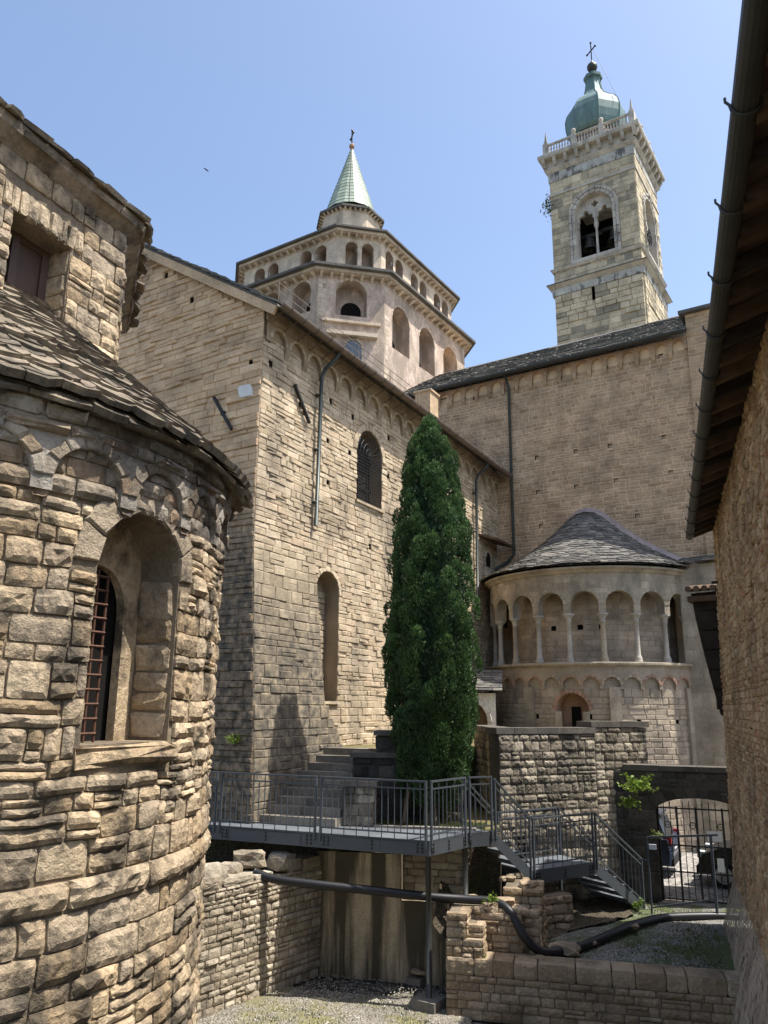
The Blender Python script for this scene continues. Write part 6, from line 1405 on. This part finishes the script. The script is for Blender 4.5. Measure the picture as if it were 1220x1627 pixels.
for _ in range(3500):
    x, y = rng.uniform(-6.6, -2.6), rng.uniform(13.7, 18.6)
    if y < 13.02 + (x + 7.1) * .358 + .62 or x > -2.98 - (y - 14.97) * .24: continue
    pebble(x, y, zt(x, y) - .004, rng.uniform(.010, .022))
tag(pb.build('terrace_gravel', 'pebble', kind='stuff'), 'pale loose gravel on the terrace', 'gravel')
def plant(name, c, n, spread, leaf, rng, label, mat='leaf', droop=.3):
    th = thing(name, c, label, 'plant'); c = Vector(c); lf = MB(); stm = MB()
    for k in range(n):
        a = rng.uniform(0, 6.28); d = Vector((math.cos(a), math.sin(a), rng.uniform(-droop, 1.0))).normalized(); L = spread * rng.uniform(.5, 1.1); tip = c + d * L
        stm.tube([c, c + d * L * .5 + Vector((0, 0, .05)), tip], [.008, .006, .003], 4)
        for j in range(9):
            p = c.lerp(tip, .25 + .75 * j / 8) + Vector((rng.gauss(0, .03), rng.gauss(0, .03), rng.gauss(0, .03))); u = Vector((rng.gauss(0, 1), rng.gauss(0, 1), rng.gauss(0, .6))).normalized() * leaf * rng.uniform(.7, 1.3); w = u.cross(Vector((rng.gauss(0, 1), rng.gauss(0, 1), rng.gauss(0, 1)))).normalized() * leaf * .38
            lf.add([p, p + u * .5 + w, p + u, p + u * .5 - w], [(0, 1, 2, 3)], rng.random())
    stm.build('stem', 'leaf', th); lf.build('leaves', mat, th, kind='stuff')
plant('wall_plant', (-5.30, 18.92, 3.28), 34, .42, .085, rng, 'bright green plant sprouting at the corner of the gate wall')
plant('wall_plant', (-5.52, 18.90, 2.9), 20, .26, .07, rng, 'yellow-green tuft hanging below the plant by the gate wall')
plant('wall_plant', (-5.06, 19.3, 2.2), 10, .2, .06, rng, 'dark little plant on the shaded jamb beside the iron gate', 'grass')
plant('wall_plant', (-11.95, 12.72, 4.25), 14, .24, .05, rng, 'yellowish weed growing from the foot of the gable wall', 'leaf', .1)
plant('hose_weed', (-6.62, 13.85, 1.66), 10, .14, .05, rng, 'small green weed beside the hose on the broken pier')
plant('pier_weed', (-6.6, 13.35, .86), 9, .12, .045, rng, 'tiny green weed at the step of the broken pier')
plant('bank_weed', (-6.7, 15.0, 1.3), 16, .22, .05, rng, 'low weeds on the soil bank under the steel stairs', 'grass')
plant('bank_weed', (-5.35, 18.35, .9), 14, .22, .05, rng, 'sunlit weeds under the foot of the steel stairs')

# ------------------------------------------------------------ cars beyond the gate
def car(name, c, az, Lc, Wc, prof, glass, paint, label, roofmat=None, front_lamp=True):
    th = thing(name, c, label, 'car'); d = Vector((math.cos(az), math.sin(az), 0)); s = Vector((-d.y, d.x, 0)); c = Vector(c)
    Pt = lambda x, y, z: tuple(c + d * x + s * y + Vector((0, 0, z)))
    def shell(prof, ins, mat, nm, par, tuck=.0):
        n = len(prof); m = MB(); rings = []
        for y, k, sh in ((-1, .93, .06), (-.86, 1.0, .0), (.86, 1.0, .0), (1, .93, .06)):
            cz = sum(p[1] for p in prof) / n
            m_vs = [Pt(x * (1 - sh * .5), y * (Wc / 2 - ins - tuck * max(0, z - .75)), cz + (z - cz) * k) for x, z in prof]; rings.append(m_vs)
        for i in range(3): m.add(rings[i] + rings[i + 1], [(j, (j + 1) % n, n + (j + 1) % n, n + j) for j in range(n)])
        m.add(rings[0], [tuple(range(n))]); m.add(rings[3], [tuple(reversed(range(n)))])
        return m.build(nm, mat, par)
    body = shell(prof, 0, paint, 'body', th)
    gl = shell(glass, .06, 'car_glass', 'window', th, .22)
    top = [(x * .96, z + .03) for x, z in glass if z > max(p[1] for p in glass) - .12]
    if len(top) >= 2:
        xs = [t[0] for t in top]; zt2 = max(p[1] for p in glass)
        m = MB(); m.obox(Pt((min(xs) + max(xs)) / 2, 0, zt2 + .01), d * ((max(xs) - min(xs)) / 2 + .05), s * (Wc / 2 - .24), (0, 0, .03)); m.build('car_roof', roofmat or paint, th)
    for x in (-Lc * .31, Lc * .32):
        for y in (-1, 1):
            w = MB(); w.tube([Pt(x, y * (Wc / 2 - .20), .30), Pt(x, y * (Wc / 2 + .005), .30)], .30, 20); w = w.build('wheel', 'tyre', th)
            r_ = MB(); r_.tube([Pt(x, y * (Wc / 2 - .02), .30), Pt(x, y * (Wc / 2 + .012), .30)], .20, 20); r_.build('rim', 'rim', w)
            sp2 = MB()
            for k in range(5): t = 2 * math.pi * k / 5; sp2.bar(Pt(x, y * (Wc / 2 + .016), .30), Pt(x + .19 * math.cos(t), y * (Wc / 2 + .016), .30 + .19 * math.sin(t)), .05, .012)
            sp2.build('spoke', 'rim', w)
    for y in (-1, 1):
        m = MB(); m.obox(Pt(-Lc / 2 + .10, y * (Wc / 2 - .10), .90), d * .09, s * .05, (0, 0, .12)); m.build('tail_light', 'red_lens', th)
        m = MB(); m.obox(Pt(Lc / 2 - .17, y * (Wc / 2 - .20), .72), d * .14, s * .15, (0, 0, .07)); m.build('headlight', 'clear_lens', th)
    m = MB(); m.obox(Pt(-Lc / 2 + .02, 0, .62), d * .02, s * .26, (0, 0, .055)); m.build('number_plate', 'paper', th)
    m = MB(); m.obox(Pt(-Lc / 2 + .03, 0, .38), d * .05, s * (Wc / 2 - .08), (0, 0, .09)); m.obox(Pt(Lc / 2 - .03, 0, .36), d * .05, s * (Wc / 2 - .08), (0, 0, .09)); m.build('bumper', 'tyre', th)
    return th
c1 = [(-1.95, .28), (-1.98, .6), (-1.93, .95), (-1.1, 1.0), (.75, .98), (1.55, .86), (1.93, .72), (1.98, .45), (1.9, .25)]
g1 = [(-1.88, .94), (-1.72, 1.40), (-1.3, 1.50), (-.1, 1.50), (.25, 1.40), (.95, .95)]
car('parked_car', (-7.55, 22.9, .775), R(186), 3.95, 1.68, c1, g1, 'car_blue', 'dark blue hatchback seen rear on behind the gate, red tail light')
c2 = [(-1.7, .30), (-1.74, .62), (-1.66, .92), (-.8, .98), (.5, .98), (1.25, .90), (1.62, .74), (1.70, .48), (1.62, .26)]
g2 = [(-1.60, .92), (-1.48, 1.38), (-1.1, 1.50), (.0, 1.50), (.3, 1.42), (.85, .96)]
car('parked_car', (-3.15, 22.75, .775), R(183), 3.45, 1.62, c2, g2, 'car_black', 'black compact car with silver roof standing in the street behind the gate', 'car_silver')
# two paper notices wired to the gate bars
for u, v, w_, h_, lab in ((2.10, 2.22, .17, .12, 'large white notice tied to the iron gate bars'), (2.18, 1.62, .08, .16, 'narrow white notice tied low on the iron gate')):
    m_ = MB(); m_.obox(Vector(GP(u, v)) + gn * .03, gd * w_ * .9, gn * .004, (0, 0, h_ * .9)); tag(m_.build('gate_notice', 'paper'), lab, 'sign')
m_ = MB(); bc = Vector((-44.5, 40.3, 49.4))
m_.lathe((0, 0, 0), [(.001, -.22), (.05, -.1), (.06, .05), (.02, .18), (.001, .22)], 8)
m_.v = [(bc.x + v[2] * .6, bc.y + v[0] * .6, bc.z + v[1] * .6) for v in m_.v]
for s_ in (-1, 1): m_.add([bc + Vector(q) * .6 for q in ((.1, 0, 0), (.02, s_ * .3, .12), (-.16, s_ * .55, .05), (-.10, s_ * .2, .04), (-.08, 0, 0))], [(0, 1, 2, 3, 4)])
tag(m_.build('bird', 'bird'), 'small dark bird flying in the blue sky', 'bird')
